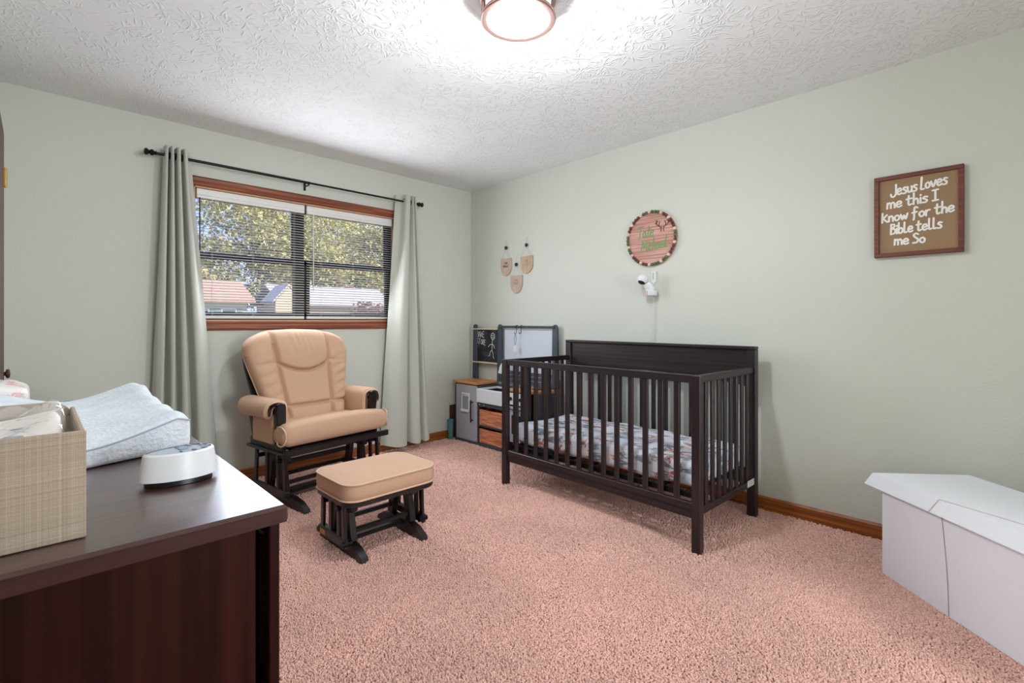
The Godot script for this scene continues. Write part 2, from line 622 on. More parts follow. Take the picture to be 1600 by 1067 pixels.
func make_materials() -> void:
	var rough: Image = noise(3, 0.05, FastNoiseLite.TYPE_SIMPLEX_SMOOTH, 4).get_seamless_image(512, 512)
	var fine: Image = noise(4, 0.25, FastNoiseLite.TYPE_SIMPLEX_SMOOTH, 2).get_seamless_image(512, 512)
	bumpy(mat("wall_paint", c8(206, 208, 198), 0.75), rough, 0.06, Vector3(2.5, 2.5, 2.5))
	var ceil := mat("ceiling_plaster", c8(237, 238, 240), 0.85)
	bumpy(ceil, stomped(1024), 0.42, Vector3(0.62, 0.62, 0.62))
	mat("outer_wall", c8(170, 150, 135), 0.9)
	tex_mat("oak", grain(11, c8(112, 58, 16), c8(176, 100, 42), false), 0.45, Vector3(1.2, 6, 1.2))
	tex_mat("cherry", grain(12, c8(96, 46, 28), c8(160, 92, 60), false), 0.4, Vector3(1.0, 8, 1.0))
	tex_mat("cherry_upright", grain(12, c8(96, 46, 28), c8(160, 92, 60), true), 0.4, Vector3(8, 1.0, 8))
	tex_mat("espresso", grain(13, c8(26, 18, 20), c8(50, 36, 40), false, 20), 0.38, Vector3(1.3, 4, 1.3))
	tex_mat("espresso_upright", grain(13, c8(26, 18, 20), c8(50, 36, 40), true, 20), 0.38, Vector3(4, 1.3, 4))
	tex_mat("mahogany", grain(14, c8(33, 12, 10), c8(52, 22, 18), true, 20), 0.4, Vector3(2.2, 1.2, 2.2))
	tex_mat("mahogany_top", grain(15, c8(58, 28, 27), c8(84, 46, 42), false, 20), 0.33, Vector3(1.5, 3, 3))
	M.mahogany.metallic_specular = 0.2
	tex_mat("mahogany_dulled", grain(15, c8(56, 30, 28), c8(76, 44, 41), false, 20), 0.45, Vector3(1.5, 3, 3))  # the top's wood again, darker and duller so the edge reflects less light
	M.mahogany_dulled.metallic_specular = 0.3
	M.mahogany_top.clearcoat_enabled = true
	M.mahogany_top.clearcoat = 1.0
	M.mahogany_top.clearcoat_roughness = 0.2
	mat("glider_wood", c8(30, 23, 25), 0.36)
	var weave := linen(5, 256, c8(128, 128, 128), c8(255, 255, 255), c8(0, 0, 0))
	bumpy(mat("tan_suede", c8(202, 164, 136), 0.9), fine, 0.05, Vector3(6, 6, 6))
	M.tan_suede.rim_enabled = true
	M.tan_suede.rim = 0.25
	mat("tan_piping", c8(214, 184, 156), 0.85)
	mat("seam_thread", c8(148, 104, 72), 0.9)
	bumpy(mat("curtain_cloth", c8(190, 191, 181), 0.7), weave, 0.03, Vector3(9, 9, 9))
	M.curtain_cloth.rim_enabled = true
	M.curtain_cloth.rim = 0.15
	mat("black_iron", c8(26, 26, 28), 0.4, 0.6)
	mat("bronze_frame", c8(38, 33, 30), 0.45, 0.3)
	mat("white_vinyl", c8(228, 226, 222), 0.4)
	mat("slat_white", c8(226, 222, 216), 0.45)
	mat("cord_white", c8(220, 216, 210), 0.8)
	mat("wood_daylit", c8(214, 170, 135), 0.5)  # jamb wood kept pale: its bright daylit look is in the colour
	var glass := mat("window_glass", Color(1, 1, 1, 0.06), 0.02)
	glass.specular_mode = BaseMaterial3D.SPECULAR_DISABLED
	glass.transparency = BaseMaterial3D.TRANSPARENCY_ALPHA
	mat("copper_ring", c8(176, 142, 134), 0.28, 0.9)
	var dif := mat("lamp_diffuser", c8(250, 248, 244), 0.5)
	dif.emission_enabled = true
	dif.emission = Color(1.0, 0.99, 0.98)
	dif.emission_energy_multiplier = 2.2
	mat("brass", c8(170, 132, 62), 0.35, 0.9)
	mat("white_plastic", c8(226, 227, 230), 0.35)
	mat("black_plastic", c8(18, 18, 20), 0.3)
	mat("grey_plastic", c8(150, 152, 158), 0.5)
	# crib sheet: soft blue wash, grey brush-stroke mountains and trees, rust-coloured running animals
	var sh := Image.create(1024, 512, false, Image.FORMAT_RGB8)
	sh.fill(c8(222, 225, 236))
	var rng := RandomNumberGenerator.new()
	rng.seed = 21
	for i in 60: blot(sh, Vector2(rng.randf() * 1024, rng.randf() * 512), Vector2(rng.randf_range(40, 80), rng.randf_range(14, 26)), rng.randf_range(-0.2, 0.2), c8(178, 192, 214), 0.55)
	for i in 34: blot(sh, Vector2(rng.randf() * 1024, rng.randf() * 512), Vector2(rng.randf_range(22, 44), rng.randf_range(16, 30)), rng.randf_range(-0.3, 0.3), c8(236, 210, 198), 0.7)
	for i in 140:
		var p := Vector2(rng.randf() * 1024, rng.randf() * 512)
		var dark := c8(82, 94, 112).lerp(c8(122, 138, 150), rng.randf())
		for k in rng.randi_range(3, 6):
			blot(sh, p + Vector2(rng.randf_range(-16, 16), k * 4.0), Vector2(rng.randf_range(12, 34), rng.randf_range(3, 6)), rng.randf_range(-0.3, 0.1), dark, 0.92, 0.35, rng)
	for i in 42:
		var p := Vector2(rng.randf() * 1024, rng.randf() * 512)
		for k in 7: blot(sh, p + Vector2(rng.randf_range(-3 - k * 1.5, 3 + k * 1.5), k * 4.0), Vector2(5 + k * 1.7, 3.2), rng.randf_range(-0.3, 0.3), c8(72, 96, 96).lerp(c8(110, 128, 112), rng.randf()), 0.75, 0.4, rng)
	for i in 64:
		var p := Vector2(rng.randf() * 1024, rng.randf() * 512)
		var t := rng.randf_range(-0.5, 0.5)
		var rust := c8(158, 74, 48).lerp(c8(186, 98, 70), rng.randf())
		var X := Vector2.from_angle(t)
		var Y := Vector2(-X.y, X.x)
		blot(sh, p, Vector2(17, 7.5), t, rust, 0.95)
		blot(sh, p + X * 15 - Y * 9, Vector2(9, 4.2), t - 0.9, rust, 0.95)
		blot(sh, p + X * 21 - Y * 15, Vector2(6.5, 3.4), t + 0.4, rust, 0.95)
		for q in [-13, -8, 10, 14]: blot(sh, p + X * q + Y * 11, Vector2(9, 2.3), t + 1.2 + 0.06 * q, rust, 0.95)
		blot(sh, p - X * 20 - Y * 1, Vector2(8, 2.2), t + 0.4, rust, 0.9)
	tex_mat("printed_sheet", ImageTexture.create_from_image(sh), 0.85, Vector3(0.62, 1.24, 1.24))
	# play kitchen
	mat("slate_grey", c8(62, 68, 80), 0.5)
	mat("door_grey", c8(170, 168, 176), 0.5)
	mat("apron_white", c8(222, 224, 228), 0.45)
	tex_mat("counter_wood", grain(16, c8(176, 112, 62), c8(214, 152, 96), false, 10), 0.45, Vector3(2, 5, 2))
	tex_mat("crate_wood", grain(17, c8(176, 100, 68), c8(222, 150, 112), false, 8, 2.0), 0.6, Vector3(3, 5, 3))
	mat("birch", c8(222, 200, 170), 0.55)
	var cb := noise(8, 0.012, FastNoiseLite.TYPE_SIMPLEX_SMOOTH, 4).get_seamless_image(256, 256)
	tex_mat("slate_board", ImageTexture.create_from_image(ramped(cb, c8(22, 22, 26), c8(58, 58, 66), 2.0)), 0.8, Vector3(2.4, 2.4, 2.4))
	mat("chalk", c8(212, 212, 214), 0.95)
	mat("back_white", c8(206, 212, 222), 0.5)
	mat("navy_tile", c8(70, 74, 96), 0.4)
	mat("tile_joint", c8(190, 192, 198), 0.7)
	mat("teal_plastic", c8(70, 128, 128), 0.5)
	tex_mat("dark_board", grain(18, c8(60, 34, 20), c8(88, 54, 32), true), 0.6, Vector3(4, 1, 4))
	# wall things
	tex_mat("pink_wood", grain(19, c8(168, 116, 104), c8(208, 164, 152), false, 14, 1.8), 0.7, Vector3(2.0, 5.0, 2.0))
	tex_mat("plaque_rose", grain(20, c8(178, 150, 132), c8(206, 182, 164), true, 10), 0.7, Vector3(6, 2, 6))
	tex_mat("plaque_oak", grain(22, c8(176, 150, 118), c8(202, 178, 146), true, 10), 0.7, Vector3(6, 2, 6))
	mat("bead_black", c8(24, 32, 30), 0.4)
	mat("bead_green", c8(72, 104, 64), 0.5)
	mat("bead_brown", c8(96, 54, 46), 0.5)
	mat("bead_cream", c8(232, 196, 172), 0.5)
	mat("green_paint", c8(122, 150, 96), 0.7)
	mat("antler_paint", c8(98, 50, 46), 0.7)
	mat("ink", c8(52, 48, 52), 0.8)
	mat("ink_grey", c8(140, 132, 140), 0.8)
	mat("string", c8(196, 188, 176), 0.9)
	mat("kraft", c8(150, 122, 92), 0.85)
	mat("white_ink", c8(240, 238, 232), 0.85)
	tex_mat("sign_frame", grain(23, c8(88, 44, 32), c8(124, 66, 48), false), 0.5, Vector3(2, 6, 2))
	mat("pale_wood", c8(196, 168, 150), 0.6)
	# white box
	bumpy(mat("white_felt", c8(240, 241, 247), 0.95), fine, 0.06, Vector3(3, 3, 3))
	mat("pink_crease", c8(206, 176, 172), 0.95)
	mat("grey_seam", c8(168, 172, 172), 0.95)
	# dresser things
	var ln := ImageTexture.create_from_image(linen(6, 512, c8(168, 150, 134), c8(204, 188, 170), c8(136, 118, 102)))
	bumpy(tex_mat("linen", ln, 0.9, Vector3(5, 5, 5)), weave, 0.04)
	mat("bin_binding", c8(198, 180, 164), 0.6)
	mat("bin_lining", c8(186, 160, 148), 0.85)
	var pw := noise(30, 0.02, FastNoiseLite.TYPE_SIMPLEX_SMOOTH, 3).get_seamless_image(256, 256)
	var pad := tex_mat("pad_velour", ImageTexture.create_from_image(ramped(pw, c8(206, 214, 226), c8(226, 228, 234), 1.6)), 0.95, Vector3(3, 3, 3))
	bumpy(pad, rough, 0.25)
	pad.rim_enabled = true
	pad.rim = 0.5
	mat("pad_side", c8(176, 182, 196), 0.95)
	mat("blue_print", c8(136, 152, 172), 0.6)
	var film := mat("clear_film", Color(1, 1, 1, 0.12), 0.06)
	film.transparency = BaseMaterial3D.TRANSPARENCY_ALPHA
	var fl := Image.create(256, 256, false, Image.FORMAT_RGB8)
	fl.fill(c8(240, 234, 232))
	for i in 30:
		var p := Vector2(rng.randf() * 256, rng.randf() * 256)
		for k in 5: blot(fl, p + Vector2.from_angle(k * TAU / 5) * 9, Vector2(9, 5), k * TAU / 5, c8(226, 132, 138), 0.8)
		blot(fl, p + Vector2(14, 10), Vector2(12, 4), 0.7, c8(176, 170, 96), 0.7)
	mat("floral_plain", c8(236, 226, 220), 0.6)
	tex_mat("floral_film", ImageTexture.create_from_image(fl), 0.35, Vector3(5, 5, 5))
	# outside
	mat("lawn", c8(128, 126, 84), 0.95)
	mat("bark", c8(92, 76, 62), 0.95)
	var leaf := mat("foliage", Color.WHITE, 0.7)
	leaf.vertex_color_use_as_albedo = true
	leaf.backlight_enabled = true
	leaf.backlight = Color(0.5, 0.5, 0.3)
	mat("siding_white", c8(214, 210, 200), 0.8)
	mat("siding_tan", c8(190, 172, 150), 0.8)
	mat("roof_peach", c8(176, 140, 122), 0.9)
	mat("roof_pale", c8(170, 168, 172), 0.8)
	mat("dark_pane", c8(66, 74, 82), 0.15)
	mat("teal_shutter", c8(128, 156, 148), 0.7)

func make_room() -> void:
	var t := 0.12
	var mid := (BACK - FRONT) * 0.5 - BACK
	var lenz := BACK - FRONT
	struct("floor", Geo.new().box(Vector3((LEFT + RIGHT) / 2, -0.06, mid), Vector3(RIGHT - LEFT + 2 * t, 0.12, lenz + 2 * t), 0.0), carpet_base(), "floor under the dusty pink carpet", "floor")
	struct("ceiling", Geo.new().box(Vector3((LEFT + RIGHT) / 2, HIGH + 0.06, mid), Vector3(RIGHT - LEFT + 2 * t, 0.12, lenz + 2 * t), 0.0), M.ceiling_plaster, "white ceiling with stomped plaster texture", "ceiling")
	struct("wall_right", Geo.new().box(Vector3(RIGHT + t / 2, HIGH / 2, mid), Vector3(t, HIGH, lenz), 0.0), M.wall_paint, "long pale sage wall behind the crib", "wall")
	struct("wall_left", Geo.new().box(Vector3(LEFT - t / 2, HIGH / 2, mid), Vector3(t, HIGH, lenz), 0.0), M.wall_paint, "pale sage wall behind the dresser", "wall")
	var g := Geo.new()                                    # window wall with its opening
	var x0 := 0.755
	var x1 := 2.283
	var y0 := 1.140
	var y1 := 2.050
	var z := -BACK - t / 2
	var a := LEFT - t
	var b := RIGHT + t
	g.box(Vector3((a + x0) / 2, HIGH / 2, z), Vector3(x0 - a, HIGH, t), 0.0)
	g.box(Vector3((x1 + b) / 2, HIGH / 2, z), Vector3(b - x1, HIGH, t), 0.0)
	g.box(Vector3((x0 + x1) / 2, y0 / 2, z), Vector3(x1 - x0, y0, t), 0.0)
	g.box(Vector3((x0 + x1) / 2, (y1 + HIGH) / 2, z), Vector3(x1 - x0, HIGH - y1, t), 0.0)
	struct("wall_back", g, M.wall_paint, "pale sage wall with the window in it", "wall")
	# front wall, behind the camera, with an added doorway that lets in the hall fill light
	g = Geo.new()
	z = -FRONT + t / 2
	g.box(Vector3((a + 0.5) / 2, HIGH / 2, z), Vector3(0.5 - a, HIGH, t), 0.0)
	g.box(Vector3((1.9 + b) / 2, HIGH / 2, z), Vector3(b - 1.9, HIGH, t), 0.0)
	g.box(Vector3(1.2, (2.05 + HIGH) / 2, z), Vector3(1.4, HIGH - 2.05, t), 0.0)
	struct("wall_front", g, M.wall_paint, "pale sage wall with an added doorway to the hall", "wall")
	for s in ["right", "back", "left"]:
		var p := PackedVector2Array([Vector2(0, 0), Vector2(0.013, 0), Vector2(0.013, 0.076), Vector2(0.010, 0.082), Vector2(0.004, 0.088), Vector2(0, 0.088)])
		var q := Geo.new()
		if s == "right": q.x = Transform3D(Basis(Vector3(-1, 0, 0), Vector3.UP, Vector3(0, 0, -1)), Vector3(RIGHT, 0, mid))
		elif s == "left": q.x = Transform3D(Basis.IDENTITY, Vector3(LEFT, 0, mid))
		else: q.x = Transform3D(Basis(Vector3(0, 0, 1), Vector3.UP, Vector3(-1, 0, 0)), Vector3((LEFT + RIGHT) / 2, 0, -BACK))
		q.prism(p, (RIGHT - LEFT) if s == "back" else lenz, 0.0, 20.0)
		struct("baseboard_" + s, q, M.oak, {"right": "orange-brown oak baseboard along the crib wall", "back": "orange-brown oak baseboard below the window", "left": "oak baseboard behind the dresser"}[s], "baseboard")

func make_window() -> void:
	var z := -BACK
	# casing: four mitred lengths of cherry moulding
	var prof := [Vector2(0, 0), Vector2(0, 0.010), Vector2(0.008, 0.015), Vector2(0.022, 0.012), Vector2(0.034, 0.019), Vector2(0.052, 0.019), Vector2(0.064, 0.013), Vector2(0.066, 0.0)]
	var x0 := 0.757
	var x1 := 2.281
	var y0 := 1.140
	var y1 := 2.050
	var win := Node3D.new()
	win.name = "window_1"
	add_child(win)
	win.position = Vector3((x0 + x1) / 2, y0, z)
	win.set_meta("kind", "structure")
	tag(win, "double window with cherry-brown casing and dark bronze sashes", "window")
	var o := win.position
	var corner := [Vector3(x0, y0, z) - o, Vector3(x1, y0, z) - o, Vector3(x1, y1, z) - o, Vector3(x0, y1, z) - o]
	var outd := [Vector3(-1, -1, 0), Vector3(1, -1, 0), Vector3(1, 1, 0), Vector3(-1, 1, 0)]
	for i in 4:
		var j := (i + 1) % 4
		var g := Geo.new()
		for k in prof.size() - 1:
			var a: Vector2 = prof[k]
			var b: Vector2 = prof[k + 1]
			var p := [corner[i] + outd[i] * a.x + Vector3(0, 0, a.y), corner[j] + outd[j] * a.x + Vector3(0, 0, a.y), corner[j] + outd[j] * b.x + Vector3(0, 0, b.y), corner[i] + outd[i] * b.x + Vector3(0, 0, b.y)]
			var side: Vector3 = (outd[i] + outd[j]) * 0.5
			g.face(p, side * (a.y - b.y) + Vector3(0, 0, b.x - a.x))
		struct("casing", g, M.cherry if i % 2 == 0 else M.cherry_upright, "", "", win)
	# jamb lining, its daylit brightness put into the pale wood colour
	var g := Geo.new()
	for s in [[x0 + 0.004, (y0 + y1) / 2, 0.008, y1 - y0], [x1 - 0.004, (y0 + y1) / 2, 0.008, y1 - y0], [(x0 + x1) / 2, y1 - 0.004, x1 - x0, 0.008], [(x0 + x1) / 2, y0 + 0.004, x1 - x0, 0.008]]:
		g.box(Vector3(s[0], s[1], z - 0.04) - o, Vector3(s[2], s[3], 0.08), 0.0)
	obj("jamb", g, M.wood_daylit, win)
	var zf := z - 0.085
	g = Geo.new()
	for s in [[x0 + 0.010, 0.02], [x1 - 0.025, 0.05], [1.475, 0.072]]:
		g.box(Vector3(s[0], (y0 + y1) / 2, zf) - o, Vector3(s[1], y1 - y0, 0.05), 0.004)
	g.box(Vector3((x0 + x1) / 2, y1 - 0.018, zf) - o, Vector3(x1 - x0, 0.036, 0.05), 0.004)
	g.box(Vector3((x0 + x1) / 2, y0 + 0.018, zf) - o, Vector3(x1 - x0, 0.036, 0.05), 0.004)
	obj("window_frame", g, M.bronze_frame, win)
	for half in [[0.775, 1.441], [1.509, 2.235]]:
		for up in [0, 1]:
			var ya: float = [y0 + 0.03, 1.585][up]
			var yb: float = [1.607, y1 - 0.03][up]
			var zz: float = zf + [0.012, -0.012][up]
			var st: float = [0.014, 0.008][up] if half[0] < 1.0 else [0.046, 0.008][up]
			var h := Geo.new()
			h.box(Vector3(half[0] + st / 2, (ya + yb) / 2, zz) - o, Vector3(st, yb - ya, 0.022), 0.003)
			h.box(Vector3(half[1] - 0.008, (ya + yb) / 2, zz) - o, Vector3(0.016, yb - ya, 0.022), 0.003)
			h.box(Vector3((half[0] + half[1]) / 2, ya + 0.017, zz) - o, Vector3(half[1] - half[0], 0.034, 0.022), 0.003)
			h.box(Vector3((half[0] + half[1]) / 2, yb - 0.017, zz) - o, Vector3(half[1] - half[0], 0.034, 0.022), 0.003)
			var sash := obj("sash", h, M.bronze_frame, win)
			obj("pane", Geo.new().box(Vector3((half[0] + half[1]) / 2, (ya + yb) / 2, zz) - o, Vector3(half[1] - half[0] - 0.02, yb - ya - 0.04, 0.004), 0.0), M.window_glass, sash)
	var l := AreaLight3D.new()                 # the daylight that falls in through the blinds
	l.name = "daylight"
	win.add_child(l)
	l.position = Vector3(0.01, 0.44, 0.085)
	l.rotation_degrees = Vector3(-10, 180, 0)
	l.area_size = Vector2(1.22, 0.82)
	l.light_energy = WINDOW_ENERGY
	l.light_color = Color(0.94, 0.97, 1.0)
	l.area_range = 14.0
	l.shadow_enabled = true
	# closet door at the far left, seen almost edge-on
	var door := Node3D.new()
	door.name = "door_1"
	add_child(door)
	door.position = W(LEFT, 0, 3.16)
	door.set_meta("kind", "structure")
	tag(door, "dark wooden folding closet door seen edge-on at far left", "door")
	obj("door_panel", Geo.new().box(Vector3(0.0345, 1.0, 0.4), Vector3(0.062, 1.96, 0.8), 0.004), M.dark_board, door)
	obj("hinge", Geo.new().box(Vector3(0.0675, 1.78, 0.012), Vector3(0.006, 0.085, 0.02), 0.001).tube([Vector3(0.070, 1.737, 0.0), Vector3(0.070, 1.823, 0.0)], 0.005, 8), M.brass, door)
	var kn := Geo.new()
	kn.x = Transform3D(Basis(Vector3(0, 0, 1), -PI / 2), Vector3(0.0655, 0.905, 0.03))
	kn.lathe([Vector2(0.009, 0), Vector2(0.008, 0.004), Vector2(0.019, 0.008), Vector2(0.021, 0.014), Vector2(0.017, 0.019), Vector2(0, 0.021)], 14)
	obj("knob", kn, M.dark_board, door)

func make_ceiling_light() -> void:
	var c := Vector3(1.38, HIGH, -1.389)
	var t := thing("ceiling_light", "round flush ceiling light with two copper rings and glowing white diffuser", "ceiling light", c)
	obj("pan", Geo.new().lathe([Vector2(0, -0.022), Vector2(0.128, -0.022), Vector2(0.134, -0.018), Vector2(0.134, 0.0)], 48), M.white_plastic, t)
	for r in [[0.152, -0.030, -0.012], [0.149, -0.106, -0.088]]:
		var R: float = r[0]
		obj("ring", Geo.new().lathe([Vector2(R - 0.022, r[1] + 0.002), Vector2(R - 0.004, r[1]), Vector2(R, r[1] + 0.003), Vector2(R, r[2] - 0.003), Vector2(R - 0.004, r[2]), Vector2(R - 0.020, r[2]), Vector2(R - 0.022, r[1] + 0.002)], 64, 60), M.copper_ring, t)
	obj("shade", Geo.new().lathe([Vector2(0, -0.112), Vector2(0.06, -0.1105), Vector2(0.10, -0.107), Vector2(0.126, -0.101), Vector2(0.130, -0.09), Vector2(0.130, -0.025), Vector2(0.0, -0.0235)], 64), M.lamp_diffuser, t)
	for k in 3:
		var a := deg_to_rad(100 + 120 * k)
		var q := Vector3(cos(a), 0, sin(a)) * 0.143
		obj("post", Geo.new().tube([q + Vector3(0, -0.03, 0), q + Vector3(0, -0.09, 0)], 0.004, 8), M.copper_ring, t)
	var kq := Vector3(0.125, 0, -0.078)
	obj("knob", Geo.new().ball(kq + Vector3(0, -0.111, 0), Vector3(0.006, 0.006, 0.006)), M.copper_ring, t)
	for k in 2:                    # the light of the flat face goes down and out; a little leaves the rim sideways and up
		var l: Light3D
		if k == 0:
			var sp := SpotLight3D.new()
			sp.spot_range = 12.0
			sp.spot_attenuation = 2.0
			sp.spot_angle = 86.0
			sp.spot_angle_attenuation = 0.35
			sp.rotation_degrees.x = -90
			l = sp
		else:
			var om := OmniLight3D.new()
			om.omni_range = 12.0
			om.omni_attenuation = 2.0
			l = om
		l.name = ["face_light", "rim_light"][k]
		t.add_child(l)
		l.position = Vector3(0, [-0.15, -0.22][k], 0)
		l.light_size = 0.06
		l.light_color = Color(0.95, 0.98, 1.0)
		l.light_energy = LAMP_ENERGY * [0.4, 0.6][k]
		l.shadow_enabled = true

func make_added_hall() -> void:      # added hall behind the viewer: closed passage, window at its end as fill light
	var g := Geo.new()
	var z := -FRONT + 0.12
	var e := z + 1.46
	g.box(Vector3(1.2, -0.06, z + 0.7), Vector3(1.7, 0.12, 1.4), 0.0)
	g.box(Vector3(1.2, HIGH + 0.06, z + 0.7), Vector3(1.7, 0.12, 1.4), 0.0)
	g.box(Vector3(0.41, HIGH / 2, z + 0.7), Vector3(0.12, HIGH, 1.4), 0.0)
	g.box(Vector3(1.99, HIGH / 2, z + 0.7), Vector3(0.12, HIGH, 1.4), 0.0)
	g.box(Vector3(1.2, 0.4, e), Vector3(1.7, 0.8, 0.12), 0.0)
	g.box(Vector3(1.2, (2.1 + HIGH) / 2, e), Vector3(1.7, HIGH - 2.1, 0.12), 0.0)
	g.box(Vector3(0.525, 1.45, e), Vector3(0.35, 1.3, 0.12), 0.0)
	g.box(Vector3(1.875, 1.45, e), Vector3(0.35, 1.3, 0.12), 0.0)
	struct("wall_added_hall", g, M.wall_paint, "added hall beyond the added doorway behind the viewer", "hall")
	var win := Node3D.new()
	win.name = "window_2"
	add_child(win)
	win.position = Vector3(1.2, 0.8, e)
	win.set_meta("kind", "structure")
	tag(win, "added hall window behind the viewer, fill light for the room", "window")
	g = Geo.new()
	for x in [-0.48, 0.0, 0.48]: g.box(Vector3(x, 0.65, 0.02), Vector3(0.04, 1.3, 0.05), 0.003)
	for y in [0.02, 0.65, 1.28]: g.box(Vector3(0, y, 0.02), Vector3(1.0, 0.04, 0.05), 0.003)
	obj("window_frame", g, M.white_vinyl, win)
	obj("pane", Geo.new().box(Vector3(0, 0.65, 0.02), Vector3(0.98, 1.28, 0.004), 0.0), M.window_glass, win)
	var l := AreaLight3D.new()                 # added fill light for the room, set in the hall window
	l.name = "daylight"
	win.add_child(l)
	l.position = Vector3(0, 0.65, -0.07)
	l.area_size = Vector2(0.95, 1.25)
	l.light_energy = HALL_FILL_ENERGY
	l.light_color = Color(0.95, 0.98, 1.0)
	l.area_range = 14.0
	l.shadow_enabled = true

func make_outside() -> void:
	var gy := -0.35
	struct("ground_outside", Geo.new().box(W(8, gy - 0.1, 45), Vector3(120, 0.2, 81), 0.0), M.lawn, "lawn outside the window", "lawn")
	# neighbour on the left: long low house with a peach roof
	var h := thing("house", "low white house with peach roof seen through the left blind", "house", W(7.2, gy, 42))
	obj("wall", Geo.new().box(Vector3(0, 1.45, 0), Vector3(7.6, 2.9, 6), 0.02), M.siding_white, h)
	var g := Geo.new()
	g.x = Transform3D(Basis(Vector3.UP, PI / 2), Vector3.ZERO)
	g.prism(PackedVector2Array([Vector2(-3.6, 2.85), Vector2(0, 4.35), Vector2(3.6, 2.85), Vector2(3.6, 3.0), Vector2(0, 4.55), Vector2(-3.6, 3.0)]), 8.4, 0.0, 5.0)
	obj("roof", g, M.roof_peach, h)
	for q in [-1.4, 0.9, 2.6]:
		var w := obj("window_frame", Geo.new().box(Vector3(q, 1.75, 3.02), Vector3(1.0, 1.3, 0.08), 0.02), M.white_vinyl, h)
		obj("pane", Geo.new().box(Vector3(q, 1.75, 3.06), Vector3(0.8, 1.1, 0.04), 0.0), M.dark_pane, w)
		for s in [-0.68, 0.68]: obj("shutter", Geo.new().box(Vector3(q + s, 1.75, 3.03), Vector3(0.32, 1.3, 0.06), 0.01), M.teal_shutter, h)
	# neighbour on the right: tan gable and a long pale roof
	h = thing("house", "tan gabled house with long pale roof behind the window mullion", "house", W(17.5, gy, 43))
	obj("wall", Geo.new().box(Vector3(1.0, 1.4, 0), Vector3(9.6, 2.8, 6), 0.02), M.siding_tan, h)
	g = Geo.new()
	g.x = Transform3D(Basis(Vector3.UP, PI / 2), Vector3(1.0, 0, 0))
	g.prism(PackedVector2Array([Vector2(-3.5, 2.75), Vector2(0, 4.35), Vector2(3.5, 2.75), Vector2(3.5, 2.9), Vector2(0, 4.55), Vector2(-3.5, 2.9)]), 10.2, 0.0, 5.0)
	obj("roof", g, M.roof_pale, h)
	g = Geo.new()
	g.x.origin = Vector3(-3.9, 0, 3.6)
	g.prism(PackedVector2Array([Vector2(-0.95, 0), Vector2(0.95, 0), Vector2(0.95, 3.0), Vector2(0, 4.1), Vector2(-0.95, 3.0)]), 2.6, 0.0, 5.0)
	obj("gable", g, M.siding_tan, h)
	g = Geo.new()
	g.x.origin = Vector3(-3.9, 0, 3.5)
	g.prism(PackedVector2Array([Vector2(-1.15, 2.85), Vector2(0, 4.15), Vector2(1.15, 2.85), Vector2(1.15, 3.0), Vector2(0, 4.32), Vector2(-1.15, 3.0)]), 2.9, 0.0, 5.0)
	obj("gable_roof", g, M.roof_pale, h)
	# trees
	var rng := RandomNumberGenerator.new()
	rng.seed = 5
	var lf := Geo.new()
	lf.face([Vector3(-0.5, 0, 0), Vector3(0, 0.12, -0.25), Vector3(0.55, 0, 0), Vector3(0, -0.05, 0.25)], Vector3.UP)
	lf.face([Vector3(0, -0.4, 0.1), Vector3(0.25, 0, 0.05), Vector3(0, 0.45, -0.1), Vector3(-0.25, 0, 0)], Vector3.BACK)
	var leaf := lf.mesh()
	var greens := [Color(0.50, 0.48, 0.22), Color(0.36, 0.37, 0.18), Color(0.60, 0.55, 0.28)]
	var reds := [Color(0.34, 0.19, 0.14), Color(0.26, 0.15, 0.12), Color(0.42, 0.27, 0.18)]
	var tans := [Color(0.46, 0.36, 0.2), Color(0.38, 0.3, 0.18), Color(0.3, 0.3, 0.16)]
	for d in [
		["tall yellow-green tree filling the left blind above the peach roof", 15.8, 52.0, 15.0, 6.4, greens, 4200],
		["yellow-green tree right of the tall one behind the window mullion", 22.0, 54.0, 13.5, 5.6, greens, 3000],
		["loose grey-green tree at the far right of the window", 33.0, 56.0, 15.0, 6.4, greens, 2800],
		["thin brownish tree standing against the bright sky in the right blind", 28.5, 58.0, 10.5, 4.6, tans, 900],
		["broad yellow-green tree far behind the right blind", 27.5, 62.0, 16.5, 7.4, greens, 3400],
		["yellow-green tree hidden behind the left curtain", 1.5, 55.0, 12.0, 5.5, greens, 2000],
		["small dense tree low at the left edge of the window", 8.6, 50.0, 6.4, 3.2, greens, 1300],
		["peach-leaved young tree above the pale roof", 23.2, 49.0, 5.2, 1.7, tans, 500],
	]:
		tree(d, leaf, rng, gy)
	var b := thing("bush", "reddish bush in front of the long pale roof", "bush", W(17.6, gy, 33))
	foliage(b, Vector3(0, 1.35, 0), Vector3(1.7, 1.5, 1.2), reds, 900, 0.3, leaf, rng)
	obj("stem", Geo.new().tube([Vector3(0, -0.1, 0), Vector3(0.05, 0.6, 0), Vector3(0, 1.2, 0)], [0.07, 0.05, 0.03], 6), M.bark, b)

